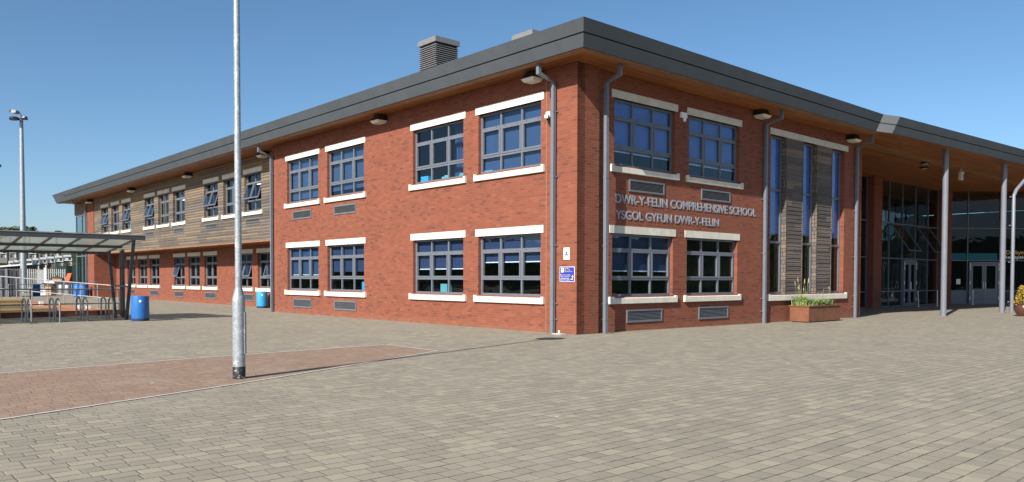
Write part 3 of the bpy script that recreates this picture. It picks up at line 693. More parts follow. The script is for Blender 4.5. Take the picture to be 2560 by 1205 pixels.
# second glazed front, turned to face the yard
gx, gy = 40.2, 4.8; dx, dy = math.cos(-TH), math.sin(-TH)
def G2(u, o, z): return (gx+dx*u+dy*o, gy+dy*u-dx*o, z)
g2 = glazing(G2, [0.05, 1.13, 3.22, 5.3, 7.4, 9.5], (-0.12, 0.72, 2.70, 4.78), 9.5, 'glazed_front', 'dark glazing around the reception doors')
door(G2, 1.20, 3.17, 2.60, 2, 'wide grey double door to reception'); door(G2, 5.36, 7.3, 2.60, 2, 'grey double door at the frame edge')
mb = MB(); mb.mbox(G2, 0.08, 1.1, -0.06, -0.04, ZF, 0.68); mb.mbox(G2, 1.34, 2.12, 0.04, 0.06, ZF+0.2, 0.72); mb.mbox(G2, 2.25, 3.03, 0.04, 0.06, ZF+0.2, 0.72); mb.build('kick_panel', 'vent', g2)
text_on('Derbynfa', G2, 3.62, 5.02, 3.02, 3.36, 0.01, 0.01, 'gold', 'lettering', g2)
text_on('Reception', G2, 3.50, 5.15, 2.76, 3.02, 0.01, 0.01, 'white', 'lettering', g2)
# hall behind the glass
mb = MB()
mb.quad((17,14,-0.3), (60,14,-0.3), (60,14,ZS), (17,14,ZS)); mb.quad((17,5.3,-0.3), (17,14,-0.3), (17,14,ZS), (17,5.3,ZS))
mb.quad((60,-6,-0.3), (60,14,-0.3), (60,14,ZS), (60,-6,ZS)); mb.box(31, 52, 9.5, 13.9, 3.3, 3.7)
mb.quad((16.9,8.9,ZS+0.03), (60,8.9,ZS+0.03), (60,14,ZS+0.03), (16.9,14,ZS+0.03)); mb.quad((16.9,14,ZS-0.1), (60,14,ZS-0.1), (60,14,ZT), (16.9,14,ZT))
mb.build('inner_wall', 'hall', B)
mb = MB(); mb.mbox(G2, 0.4, 4.6, -2.6, -2.5, 2.72, 3.25); tag(mb.build('gallery_front', 'cyan', B), 'pale gallery front inside the hall')
mb = MB(); mb.mbox(G2, 1.3, 6.0, -3.4, -1.6, ZF, 0.95); mb.build('reception_desk', 'hall', B)

# --- canopy columns
for x, y in ((22.42, -1.10), (28.75, -1.55)):
    mb = MB(); r = 0.12; p = [(x+r*math.cos(t), y+r*math.sin(t)) for t in [2*math.pi*k/20 for k in range(20)]]
    mb.prism([(a, b_, gz(x)) for a, b_ in p], [(a, b_, ZS+0.02) for a, b_ in p]); cobj = mb.build('column', 'column', B, smooth=True)
    q = MB(); q.box(x-0.18, x+0.18, y-0.18, y+0.18, gz(x)-0.01, gz(x)+0.015); q.build('base_plate', 'column', cobj)
x, y = 29.2, -1.85
mb = MB(); mb.tube([(x,y,gz(x)), (x,y,5.6), (x+0.2,y-0.05,5.9), (x+1.9,y-0.3,7.0), (x+1.95,y-0.3,7.17)], 0.085, 10); pp = mb.build('downpipe', 'column', B, smooth=True)
q = MB()
for z in (0.35, 2.3, 4.1, 5.5): q.box(28.8, x, y-0.02+0.05, y+0.07, z, z+0.05)
q.build('pipe_bracket', 'column', pp)

# ------------------------------------------------------------------ things fixed to the school
def wall_light(m, u, z, label, name='wall_light'):
    p = m(u, 0, z); q = m(u, 1, z); t = lthing(name, label, 'wall light', p[0], p[1], z, group='bulkhead lamps under the eaves')
    def lm(a, o, zz): 
        r0 = m(u+a, o, z+zz); return (r0[0]-p[0], r0[1]-p[1], r0[2]-z)
    b = MB(); b.prism([lm(-0.25,0,-0.02), lm(0.25,0,-0.02), lm(0.25,0.42,-0.02), lm(-0.25,0.42,-0.02)], [lm(-0.2,0,0.17), lm(0.2,0,0.17), lm(0.2,0.26,0.19), lm(-0.2,0.26,0.19)])
    b.build('housing', 'black', t, bevel=0.012)
    d = MB(); d.prism([lm(-0.255,0.02,-0.025), lm(0.255,0.02,-0.025), lm(0.255,0.43,-0.025), lm(-0.255,0.43,-0.025)], [lm(-0.19,0.06,-0.12), lm(0.19,0.06,-0.12), lm(0.19,0.36,-0.115), lm(-0.19,0.36,-0.115)])
    d.build('lamp_shade', 'diffuser', t, bevel=0.008)
wall_light(LA, 1.50, 6.98, 'wall light left of the corner downpipe, above the window nearest the corner')
wall_light(LA, 9.3, 6.98, 'wall light on brick above the blank wall between the two window pairs')
wall_light(LW, 19.75, 7.02, 'wall light half hidden behind the downpipe where timber meets brick')
wall_light(LW, 29.3, 7.0, 'wall light on timber between the last two window groups')
wall_light(LW, 39.3, 7.02, 'wall light on timber above the gap beyond the farthest three windows')
wall_light(LE, 49.3, 7.0, 'wall light on the narrow brick pier at the far end')
wall_light(RW, 8.98, 7.02, 'wall light above the end of the school lettering')
wall_light(RW, 15.75, 7.0, 'wall light above the three tall windows beside the entrance')

t = lthing('security_camera', 'white security camera on the brick left of the corner downpipe', 'camera', 0, 1.06, 5.86)
b = MB(); b.box(-0.06, 0, -0.07, 0.07, 0.0, 0.16); b.build('mounting_box', 'white', t, bevel=0.01)
b = MB(); b.beam((-0.08,-0.02,0.02), (-0.27,-0.16,-0.03), 0.09, 0.09); b.build('camera_body', 'white', t, bevel=0.01)
b = MB(); b.tube([(-0.02,0.0,0.0), (-0.06,0.02,-0.09), (-0.10,-0.03,0.0)], 0.015, 8); b.build('bracket', 'black', t)
t = lthing('sensor_box', 'white sensor box on the brick between the two upper sign front windows', 'sensor', 4.78, YR, 6.36)
b = MB(); b.box(-0.14, 0.14, -0.09, 0, 0, 0.17); b.build('housing', 'white', t, bevel=0.015)
b = MB(); b.lathe([(0.045, -0.10), (0.05, -0.05), (0.05, 0.0)], 12, (0.03,-0.06,0)); b.build('lens', 'white', t, smooth=True)

# signs beside the corner
t = lthing('block_sign', 'white upright sign with a large black letter A', 'sign', 0, 0.36, 1.99)
P_ = lambda u, o, z: (-o, -u, z)      # u runs towards the corner
b = MB(); b.mbox(P_, -0.11, 0.11, 0.004, 0.016, 0, 0.32); b.build('sign_board', 'white', t)
text_on('A', P_, -0.065, 0.065, 0.09, 0.225, 0.0165, 0.002, 'black', 'lettering', t, 0.03)
text_on('Bloc', P_, -0.05, 0.05, 0.252, 0.285, 0.0165, 0.002, 'black', 'lettering', t, 0.0)
text_on('Block', P_, -0.07, 0.07, 0.03, 0.062, 0.0165, 0.002, 'black', 'lettering', t, 0.0)
t = lthing('visitor_sign', 'blue visitor sign with yellow arrow, yellow and white writing', 'sign', 0, 0.34, 1.40)
b = MB(); b.mbox(P_, -0.275, 0.275, 0.004, 0.012, 0, 0.40); b.build('border', 'white', t)
b = MB(); b.mbox(P_, -0.262, 0.262, 0.0125, 0.016, 0.012, 0.388); b.build('sign_board', 'signblue', t)
b = MB(); b.mbox(P_, -0.215, -0.125, 0.0165, 0.018, 0.25, 0.365); b.build('crest_panel', 'white', t)
b = MB(); b.mbox(P_, -0.19, -0.15, 0.0185, 0.0195, 0.315, 0.345); b.build('crest', 'dim_blind', t)
for txt, u0, u1, z0, z1, mt in (('Ysgol Gyfun', -0.10, 0.07, 0.338, 0.362, 'signyellow'), ('Dwr - y - Felin', -0.10, 0.12, 0.297, 0.322, 'signyellow'), ('Comprehensive School', -0.10, 0.19, 0.258, 0.282, 'signyellow'),
    ('Rhaid i bob ymwelydd', -0.25, 0.13, 0.165, 0.192, 'signyellow'), ("fynd i'r dderbynfa", -0.225, 0.105, 0.123, 0.15, 'signyellow'), ('All visitors must', -0.215, 0.085, 0.078, 0.104, 'white'), ('report to reception', -0.24, 0.115, 0.032, 0.06, 'white')):
    text_on(txt, P_, u0, u1, z0, z1, 0.0165, 0.002, mt, 'lettering', t, 0.012)
b = MB(); b.mbox(P_, 0.135, 0.215, 0.0165, 0.019, 0.055, 0.078); b.mbox(P_, 0.195, 0.2149, 0.0165, 0.019, 0.0785, 0.13)
b.prism([P_(0.165,0.0165,0.13), P_(0.245,0.0165,0.13), P_(0.205,0.0165,0.175)], [P_(0.165,0.019,0.13), P_(0.245,0.019,0.13), P_(0.205,0.019,0.175)])
b.build('arrow', 'signyellow', t)
t = lthing('paving_slab', 'loose white slab on the ground at the brick corner', 'slab', -0.22, 0.42, 0.0)
b = MB(); b.box(-0.12, 0.10, -0.16, 0.17, 0.0, 0.022); b.build('slab', 'concrete', t, bevel=0.006)
b = MB(); b.box(0.02, 0.05, 0.02, 0.06, 0.035, 0.10); b.build('upstand', 'white', t)

# lamps and a projector under the canopy
for x, y, lab in ((25.5, 0.9, 'small round lamp in the canopy ceiling left of the first column'), (27.2, 1.6, 'small round lamp in the canopy ceiling right of the first column')):
    t = lthing('ceiling_lamp', lab, 'ceiling lamp', x, y, ZS-0.06); b = MB(); b.lathe([(0.14, -0.02), (0.2, 0.0), (0.2, 0.07)], 16); b.build('lamp_rim', 'black', t, smooth=True)
    b = MB(); b.lathe([(0.13, -0.035), (0.13, -0.021)], 16); b.build('lamp_shade', 'diffuser', t)
t = lthing('emergency_light', 'white twin spot emergency light fixed under the canopy', 'light fitting', 28.9, 0.45, ZS-0.62)
b = MB(); b.box(-0.2, 0.2, -0.06, 0.06, 0.0, 0.32); b.build('housing', 'diffuser', t, bevel=0.01)
b = MB()
for x in (-0.11, 0.11): b.box(x-0.07, x+0.07, -0.10, 0.05, 0.325, 0.42)
b.build('lamp_head', 'white', t, bevel=0.01)
b = MB(); b.box(-0.02, 0.02, -0.02, 0.02, 0.42, 0.62); b.build('bracket', 'white', t)

# strip lights and things standing behind the window panes
def strip_light(x, y, z, L, axis, label):
    t = lthing('strip_light', label, 'strip light', x, y, z, group='strip lights glowing inside the classrooms')
    b = MB(); c = MB()
    if axis == 'y': b.box(-0.05, 0.05, -L/2, L/2, 0, 0.04); c.box(-0.03, 0.03, -L/2, L/2, -0.02, -0.001)
    else: b.box(-L/2, L/2, -0.05, 0.05, 0, 0.04); c.box(-L/2, L/2, -0.03, 0.03, -0.02, -0.001)
    b.build('casing', 'white', t); c.build('lamp_tube', 'strip', t)
strip_light(1.9, 6.0, 6.12, 3.4, 'y', 'glowing strip light inside the upper window with the curtain')
strip_light(2.3, 35.4, 6.3, 1.6, 'y', 'glowing strip light behind the timber clad middle windows')
strip_light(2.2, 24.0, 6.3, 2.0, 'y', 'glowing strip light behind the timber clad windows nearest the lamp post')
t = lthing('paper_notice', 'printed paper notice standing in the upper window nearest the corner', 'notice', 0.24, 1.75, 4.68)
b = MB(); b.box(0, 0.006, -0.22, 0.22, 0, 0.42); b.build('sheet', 'cyan', t)
b = MB()
for k in range(9): b.box(-0.002, -0.0005, -0.16, 0.12-0.03*(k % 3), 0.06+k*0.032, 0.068+k*0.032)
b.build('print', 'dim_blind', t)
def stack(name, label, cat, x, y, z, boxes, mat, group=None):
    t = lthing(name, label, cat, x, y, z, group=group); zz = 0.0
    for sx, sy, sz, r in boxes:
        b = MB(); c, s_ = math.cos(r), math.sin(r)
        b.box8([(c*px-s_*py, s_*px+c*py, zz+pz) for pz in (0, sz) for px, py in ((-sx/2,-sy/2), (-sx/2,sy/2), (sx/2,sy/2), (sx/2,-sy/2))]); b.build('book' if 'book' in name else 'box', mat, t, bevel=0.004); zz += sz+0.001
stack('book_stack', 'small stack of teal books beside the paper notice', 'books', 0.26, 1.46, 4.68, [(0.15,0.22,0.05,0), (0.15,0.2,0.05,0.1), (0.14,0.2,0.04,-0.1)], 'cyan')
stack('book_pile', 'flat teal booklet at the far side of the window nearest the corner', 'booklet', 0.26, 3.85, 4.68, [(0.15,0.34,0.05,0.1)], 'cyan')
stack('blue_box', 'bright blue boxes on the sill of the curtained upper window', 'boxes', 0.27, 7.15, 4.68, [(0.16,0.42,0.09,0), (0.16,0.36,0.09,0.1)], 'azure')
stack('book_pile', 'pale papers leaning at the middle of the curtained upper window', 'papers', 0.27, 5.95, 4.68, [(0.16,0.4,0.07,0.2), (0.12,0.2,0.04,0.4)], 'cyan')
stack('book_pile', 'pale papers below the curtain on the upper sill', 'papers', 0.24, 5.1, 4.68, [(0.12,0.36,0.05,0), (0.1,0.3,0.05,0.05)], 'cyan')
stack('blue_box', 'bright blue box in the lower window of the second pair from the downpipe', 'boxes', 0.28, 11.0, 1.04, [(0.16,0.3,0.3,0)], 'azure')
stack('book_stack', 'teal folders standing in the lower window left of the blank pier', 'folders', 0.3, 6.1, 1.04, [(0.2,0.34,0.26,0)], 'cyan')
stack('book_stack', 'teal folders in the timber clad window at the far end', 'folders', XW+0.3, 43.3, 4.69, [(0.2,0.5,0.34,0)], 'cyan')
stack('book_stack', 'teal folders in the third timber clad window from the far end', 'folders', XW+0.3, 40.9, 4.69, [(0.2,0.6,0.4,0)], 'cyan')

# ------------------------------------------------------------------ THE SETTING
xs = [-900, -60, -30, -16, 0, 16, 22, 60, 900]
mb = MB()
for a, b in zip(xs, xs[1:]): mb.quad((a,-900,gz(a)), (b,-900,gz(b)), (b,900,gz(b)), (a,900,gz(a)))
g = mb.build('ground', 'paver', recalc=False); g.location = (OX, OY, 0); g.rotation_euler = (0, 0, TH); tag(g, kind='structure')
pt = [(-40.0,-3.7), (-18.0,-0.62), (-12.9,0.02), (-8.78,0.46), (-5.51,0.61)]; pb = [(-40.0,-13.5), (-18.0,-6.15), (-13.6,-4.62), (-10.53,-3.52), (-5.53,-1.37)]
mb = MB()
for k in range(4): mb.quad((*pb[k],0.004), (*pb[k+1],0.004), (*pt[k+1],0.004), (*pt[k],0.004))
g = mb.build('path', 'redpaver', recalc=False); g.location = (OX, OY, 0); g.rotation_euler = (0, 0, TH); tag(g, kind='structure')
mb = MB(); ln = pt + pb[::-1]
for (a, b) in list(zip(pt, pt[1:])) + [(pt[-1], pb[-1])] + list(zip(pb, pb[1:])):
    d = Vector((b[0]-a[0], b[1]-a[1])).normalized(); q = Vector((-d.y, d.x))*0.026
    mb.quad((a[0]-q.x, a[1]-q.y, 0.008), (b[0]-q.x, b[1]-q.y, 0.008), (b[0]+q.x, b[1]+q.y, 0.008), (a[0]+q.x, a[1]+q.y, 0.008))
g = mb.build('path_edging', 'concrete', recalc=False); g.location = (OX, OY, 0); g.rotation_euler = (0, 0, TH); tag(g, kind='structure')

# hills all round the yard
def hill_mat():
    m, nt, b = new_mat('wooded_hillside'); n = N(nt); o, x, y, z = n.obj()
    f = n.noise(o, 0.09, 6, 0.7); c = n.ramp(f, [(0.35, (0.012, 0.022, 0.010)), (0.55, (0.035, 0.055, 0.022)), (0.7, (0.07, 0.09, 0.035))])
    n.link(c, b.inputs['Base Color']); b.inputs['Roughness'].default_value = 1.0; b.inputs['Specular IOR Level'].default_value = 0.05; n.bump(n.noise(o, 0.35, 5, 0.7), 1.0, 3.0, b)
    return m
mb = MB(); NA = 120
rr = [70, 95, 110, 150, 200, 300, 420, 520, 640, 800]
def hz_(r, a):
    aa = (a+math.pi) % (2*math.pi)-math.pi                    # 0 = ahead
    front = max(0.0, 1-abs(aa)/R(75))
    back = [-.06, -.05, 4.0, 7.5, 10, 14, 18, 22, 26, 30]; fr = [-.06, -.05, -.05, -.04, -.03, 0.0, 4.0, 12, 24, 27]
    i = rr.index(r); t = 1 if front > 0 else 0
    n_ = 1+0.22*math.sin(a*5+1)+0.15*math.sin(a*11+r*0.01)+0.1*math.sin(a*37+r)
    k = min(1, front*2)
    v = back[i]*(1-k)+fr[i]*k
    return v*n_ if v > 0 else v
for j in range(len(rr)-1):
    for k in range(NA):
        a0, a1 = 2*math.pi*k/NA, 2*math.pi*(k+1)/NA
        P = lambda r, a: (r*math.sin(a), r*math.cos(a), hz_(r, a))
        mb.quad(P(rr[j],a0), P(rr[j+1],a0), P(rr[j+1],a1), P(rr[j],a1))
g = mb.build('hills', hill_mat(), recalc=False); tag(g, kind='structure')
for p in g.data.polygons: p.use_smooth = True

# ------------------------------------------------------------------ lamp post on the red path
LPX, LPY = -4.03, 11.56
t = thing('lamp_post', 'tall galvanised lamp post with a black chipped foot on the red paving', 'lamp post', (LPX, LPY, 0.004))
b = MB(); b.lathe([(0.089,0.18), (0.090,0.95), (0.090,1.17), (0.0895,1.175), (0.084,1.21), (0.050,1.345), (0.050,1.36)], 32); b.build('base_sleeve', 'galv', t, smooth=True)
b = MB(); b.lathe([(0.0485,1.36), (0.046,3.5), (0.042,6.0)], 24); b.build('pole', 'galv', t, smooth=True)
b = MB(); b.lathe([(0.0895,0.0), (0.0905,0.01), (0.0905,0.18), (0.0885,0.183)], 32); b.build('foot_band', 'chipped', t, smooth=True)
b = MB(); b.box(0.055, 0.098, -0.03, 0.05, 0.36, 0.98); b.build('access_door', 'galv', t, bevel=0.008)
b = MB(); b.lathe([(0.06,5.95), (0.06,6.12), (0.05,6.2)], 16); b.build('neck', 'darksteel', t, smooth=True)
b = MB(); b.lathe([(0.05,6.2), (0.33,6.24), (0.36,6.28), (0.34,6.33), (0.12,6.43), (0.02,6.45)], 28); b.build('lantern', 'darksteel', t, smooth=True)

def head(b, p, d, L=0.95, tilt=-0.1):
    d = Vector((d[0], d[1], 0)).normalized(); s_ = Vector((-d.y, d.x, 0)); p = Vector(p); rings = []
    for k, (x, wd, h0, h1) in enumerate(((0, .08, -.05, .06), (.18*L, .26, -.12, .13), (.55*L, .34, -.16, .17), (.85*L, .24, -.10, .12), (L, .05, -.02, .04))):
        c = p + d*x + Vector((0,0,tilt*x)); rings.append([c-s_*wd+Vector((0,0,h0)), c+s_*wd+Vector((0,0,h0)), c+s_*wd*0.7+Vector((0,0,h1)), c-s_*wd*0.7+Vector((0,0,h1))])
    for r0, r1 in zip(rings, rings[1:]): b.prism(r0, r1)
def mast(x, y, h, dirs, label):
    t = thing('floodlight_mast', label, 'floodlight mast', (x, y, 0), group='floodlight masts beyond the shelter')
    b = MB(); b.lathe([(0.27,0), (0.24,4.5), (0.21,9), (0.15,h)], 20); b.build('pole', 'galv', t, smooth=True)
    for d, dz, tl in dirs:
        b = MB(); head(b, (d[0]*0.2, d[1]*0.2, h+dz), d, 1.0, tl); b.build('lamp_head', 'darksteel', t)
    b = MB(); b.tube([(0,0,h-0.1), (0,0,h+0.3), (-0.15,0,h+0.55)], 0.06, 8); b.build('bracket', 'darksteel', t)
mast(-44.82, 72, 15.9, (((-1,0.1), 0.62, 0.1), ((0.75,-0.7), 0.0, 0.0), ((-0.3,-1), -0.1, 0.0)), 'tall grey floodlight mast with three lamp heads standing behind the container')
mast(-47.85, 72, 11.35, (((1,-0.1), 0.35, -0.05), ((-1,0.1), 0.35, -0.05)), 'lower floodlight mast at the very left edge, only its lamp head in view')

# ------------------------------------------------------------------ cycle shelter
YF_, YB_, ZF_, ZB_, XE = 13.9, 18.0, 2.80, 2.40, -6.78
t = lthing('cycle_shelter', 'dark steel cycle shelter with sloping frosted roof panels', 'cycle shelter', XE, YF_, 0.0, R(-1))
Ls = -9.6; D = YB_-YF_
def rz_(y): return ZF_+(ZB_-ZF_)*y/D
b = MB(); b.quad((Ls,0.05,rz_(0.05)+0.05), (0,0.05,rz_(0.05)+0.05), (0.0,D,rz_(D)+0.05), (Ls,D,rz_(D)+0.05)); b.build('roof_panel', 'poly', t)
b = MB(); b.beam((Ls,0,ZF_+0.02), (0.2,0,ZF_+0.02), 0.09, 0.15); b.build('gutter', 'darksteel', t)
b = MB(); b.beam((Ls,0,ZF_+0.11), (0.21,0,ZF_+0.11), 0.12, 0.03); b.build('gutter_edge', 'steel', t)
b = MB()
for y in (D*0.55, D): b.beam((Ls,y,rz_(y)), (0.05,y,rz_(y)), 0.07, 0.10)
b.build('purlin', 'darksteel', t)
for k in range(12):
    x = -k*0.83; b = MB(); b.beam((x,0,rz_(0)+0.035), (x,D,rz_(D)+0.035), 0.06, 0.07); b.build('rafter', 'darksteel', t)
for x in (-0.06, -8.9):
    b = MB(); b.beam((x,1.35,0), (x,0.35,rz_(0.35)), 0.10, 0.07); b.build('front_arm', 'darksteel', t)
    b = MB(); b.beam((x,2.75,0), (x,3.55,rz_(3.55)), 0.10, 0.07); b.build('rear_arm', 'darksteel', t)
    b = MB(); b.beam((x,0.92,1.18), (x,3.1,1.18), 0.06, 0.06); b.build('tie_bar', 'darksteel', t)
    b = MB(); b.beam((x+0.3,2.9,0), (x+0.3,2.9,rz_(2.9)), 0.10, 0.10); b.beam((x+0.35,3.35,0.05), (x+0.35,3.35,rz_(3.35)), 0.08, 0.08); b.build('post', 'darksteel', t)

# cycle stands: bent hoops in pairs
stand = lthing('cycle_stand', 'x', 'cycle stand', 0, 0, 0, group='steel hoops under the cycle shelter')
pts = [(0,0,0)] + [(0, 0.0, 0.55)] + [(0, 0.17-0.17*math.cos(a), 0.62+0.15*math.sin(a)) for a in [math.pi*k/10 for k in range(11)]]
pts = [(0,0,0), (0,0,0.35)] + [(0, 0.30-0.30*math.cos(a), 0.56+0.22*math.sin(a)) for a in [math.pi*k/12 for k in range(13)]] + [(0,0.60,0.35), (0,0.60,0)]
b = MB(); b.tube(pts, 0.026, 10); b.build('hoop', 'dullsteel', stand, smooth=True)
b = MB()
for y in (0, 0.60): b.lathe([(0.06,0), (0.06,0.008)], 12, (0,y,0))
b.build('foot_plate', 'dullsteel', stand)
places = [(-7.15,15.55), (-7.26,16.10), (-8.1,15.05), (-8.14,15.75), (-9.0,14.68), (-9.03,15.42), (-9.84,14.5), (-9.86,15.3), (-10.75,14.2)]
labs = ['hoop nearest the slanting shelter arms, front of the first pair', 'rear hoop of the first pair, beside the shelter arms', 'front hoop of the second pair from the blue bin', 'rear hoop of the second pair from the blue bin',
        'front hoop of the third pair from the blue bin', 'rear hoop of the third pair from the blue bin', 'front hoop of the fourth pair, before the yellow edged steps', 'rear hoop of the fourth pair, before the yellow edged steps', 'lone hoop at the far left edge of the shelter']
for i, ((x, y), lab) in enumerate(zip(places, labs)):
    if i == 0: o = stand
    else:
        o = stand.copy(); COL.objects.link(o)
        for ch in stand.children:
            c = ch.copy(); COL.objects.link(c); c.parent = o
    o.location = w(x, y, 0); o.rotation_euler = (0, 0, TH); o['label'] = 'steel cycle ' + lab

def bin_(x, y, r, h, label, mat='binblue'):
    t = lthing('litter_bin', label, 'litter bin', x, y, 0.0, group='round blue litter bins')
    b = MB(); b.lathe([(r*0.98,0.09), (r,0.12), (r,h-0.02), (r*0.985,h), (r*0.80,h+0.01), (r*0.78,h-0.03)], 32); b.build('bin_body', mat, t, smooth=True)
    b = MB(); b.lathe([(r*0.97,0), (r*0.99,0.02), (r*0.99,0.09)], 32); b.build('base', 'dim_blind', t, smooth=True)
    d = (Vector((0,0,0))-w(x, y, 0)).normalized(); q = Matrix.Rotation(-TH, 4, 'Z') @ d
    b = MB(); b.tube([(q.x*r*0.97, q.y*r*0.97, h-0.17), (q.x*(r+0.012), q.y*(r+0.012), h-0.17)], 0.04, 14); b.build('badge', 'white', t)
bin_(-6.66, 14.22, 0.285, 0.85, 'blue round litter bin beside the cycle shelter, casting its shadow on the paving')
bin_(1.45, 22.6, 0.26, 0.80, 'light blue litter bin against the brick wall behind the downpipe', 'lightbin')

# ------------------------------------------------------------------ steps, ramp and railings behind the shelter
t = lthing('low_wall', 'low dark brick retaining wall behind the cycle hoops', 'low wall', -6.0, 18.2, 0.0)
b = MB(); b.prism([(-14,-0.35,-0.05), (-14,0,-0.05), (0,1.3,-0.05), (0.3,1.1,-0.05)], [(-14,-0.35,0.22), (-14,0,0.22), (0,1.3,0.20), (0.3,1.1,0.20)]); b.build('wall', 'dark_brick', t)
t = lthing('brick_ramp', 'sunlit orange brick paved ramp rising behind the low wall', 'ramp', -6.0, 18.2, 0.0)
b = MB(); b.prism([(-3.5,1.02,-0.02), (-0.1,1.34,-0.02), (-0.2,2.6,-0.02), (-3.5,9.5,-0.02)], [(-3.5,1.02,0.21), (-0.1,1.34,0.2), (-0.2,2.6,0.2), (-3.5,9.5,0.62)]); b.build('ramp_surface', 'ramp_brick', t)
b = MB()
for x, y, z in ((-2.1,4.0,0.34), (-1.1,2.2,0.22), (-0.85,2.0,0.2), (-4.2,9.0,0.62)): b.box(x-0.07, x+0.07, y-0.07, y+0.07, z-0.1, z+0.16)
b.build('bollard_light', 'white', t)
t = lthing('brick_steps', 'tan steps with yellow painted edges behind the hoops at the left', 'steps', -9.6, 19.12, 0.0)
for k, (x1, z) in enumerate(((1.45, 0.32), (0.62, 0.50), (0.62, 0.65))):
    y0 = 0.03+k*0.5; b = MB(); b.box(-9, x1, y0, y0+0.5, -0.05, z); st_ = b.build('step', 'tan', t)
    b = MB(); b.box(-9, x1-(0.83 if k == 0 else 0), y0-0.008, y0+0.12, z-0.055, z+0.006); b.build('nosing', 'nosing', st_)
def railing(name, label, pts, posts, h, mat='steel', mids=(0.5,), r=0.025, mesh_gap=None):
    t = lthing(name, label, 'railing', pts[0][0], pts[0][1], 0, group='tube railings around the steps and ramp'); ox, oy = pts[0][:2]
    P = [Vector((p[0]-ox, p[1]-oy, p[2])) for p in pts]
    b = MB(); b.tube([p+Vector((0,0,h)) for p in P], r, 8); b.build('handrail', mat, t, smooth=True)
    b = MB()
    for m_ in mids: b.tube([p+Vector((0,0,h*m_)) for p in P], r*0.85, 8)
    b.build('mid_rail', mat, t, smooth=True)
    tot = sum((q-p).length for p, q in zip(P, P[1:]))
    for k in range(posts):
        d = tot*k/(posts-1); i = 0
        while i < len(P)-2 and d > (P[i+1]-P[i]).length: d -= (P[i+1]-P[i]).length; i += 1
        c = P[i].lerp(P[i+1], d/(P[i+1]-P[i]).length); b = MB(); b.tube([c, c+Vector((0,0,h))], r*0.9, 8); b.build('post', mat, t, smooth=True)
railing('railing', 'pale steel railing sloping down beside the brick ramp', [(-10.3,27.6,0.62), (-5.95,19.9,0.1)], 11, 1.05)
railing('railing', 'dark level railing along the low wall behind the hoops', [(-16,17.8,0.2), (-10.3,18.0,0.2), (-5.9,19.5,0.15)], 7, 0.86, 'dullsteel', (0.36,))
railing('railing', 'grey railing on the upper terrace before the container', [(-22,31.0,0.4), (-12.4,31.0,0.4), (-9.8,33.0,0.2)], 14, 1.05)
railing('railing', 'grey railing in front of the heap of furniture and bins', [(-5.5,45.5,0.0), (0.2,50.5,0.0)], 6, 1.0)
t = lthing('terrace_wall', 'dark brick terrace wall under the upper railing', 'low wall', -12, 31.0, 0)
b = MB(); b.prism([(-11,0.1,-0.05), (-0.4,0.1,-0.05), (2.2,2.1,-0.05), (2.2,2.5,-0.05), (-11,0.5,-0.05)], [(-11,0.1,0.4), (-0.4,0.1,0.4), (2.2,2.1,0.2), (2.2,2.5,0.2), (-11,0.5,0.4)]); b.build('wall', 'dark_brick', t)

# ------------------------------------------------------------------ yard beyond: container, fences, heap
def wp(px, Y, z=0.0): return Vector(((px-1280)/1961*Y, Y, z))
t = thing('storage_container', 'grey ribbed steel storage container at the far left', 'container', wp(-10, 58), 0.585)
b = MB()
b.box(-2.6, 1.62, 0, 2.4, 0, 2.05)
b.build('container_body', 'container', t)
b = MB()
for k in range(15): b.box(-2.5+k*0.28, -2.38+k*0.28, -0.03, -0.001, 0.1, 1.95)
b.build('side_rib', 'container', t)
for x in (-0.45, 0.65, 1.55):
    b = MB(); b.box(x-0.07, x+0.07, -0.09, -0.031, 0, 2.1); b.build('corner_post', 'steel', t)
t = thing('palisade_fence', 'pale grey palisade fence behind the heap of furniture', 'fence', wp(-40, 76))
b = MB(); x = 0
while x < 7.9:
    b.prism([(x,0,0.05), (x+0.085,0,0.05), (x+0.085,0.03,0.05), (x,0.03,0.05)], [(x,0,2.25), (x+0.085,0,2.25), (x+0.085,0.03,2.25), (x,0.03,2.25)]); x += 0.20
b.build('pales', 'steel', t)
b = MB(); b.box(0, 7.9, 0.04, 0.09, 0.4, 0.46); b.box(0, 7.9, 0.04, 0.09, 1.9, 1.96); b.build('rail', 'dullsteel', t)
t = thing('gate', 'white painted close boarded gate in the palisade fence', 'gate', wp(93, 75))
b = MB()
for k in range(5): b.box(k*0.13, k*0.13+0.10, 0, 0.03, 0.1, 2.15)
b.build('gate_board', 'steel', t)
b = MB(); b.box(0.66, 0.88, 0, 0.12, 0, 2.35); b.build('gate_post', 'paper', t)
t = thing('mesh_fence', 'dark green mesh fence behind the orange chair', 'fence', wp(135, 78))
b = MB()
for k in range(26): b.box(k*0.1, k*0.1+0.03, 0, 0.02, 0, 2.9)
for k in range(10): b.box(0, 2.55, 0.021, 0.03, k*0.3+0.05, k*0.3+0.08)
b.build('mesh_panel', 'green', t)
b = MB(); b.box(0, 2.6, 0.3, 0.32, 0, 2.6); b.build('windbreak_sheet', 'green', t)
b = MB()
for x in (-0.06, 2.55): b.box(x, x+0.08, -0.03, 0.05, 0, 3.0)
b.build('post', 'green', t)
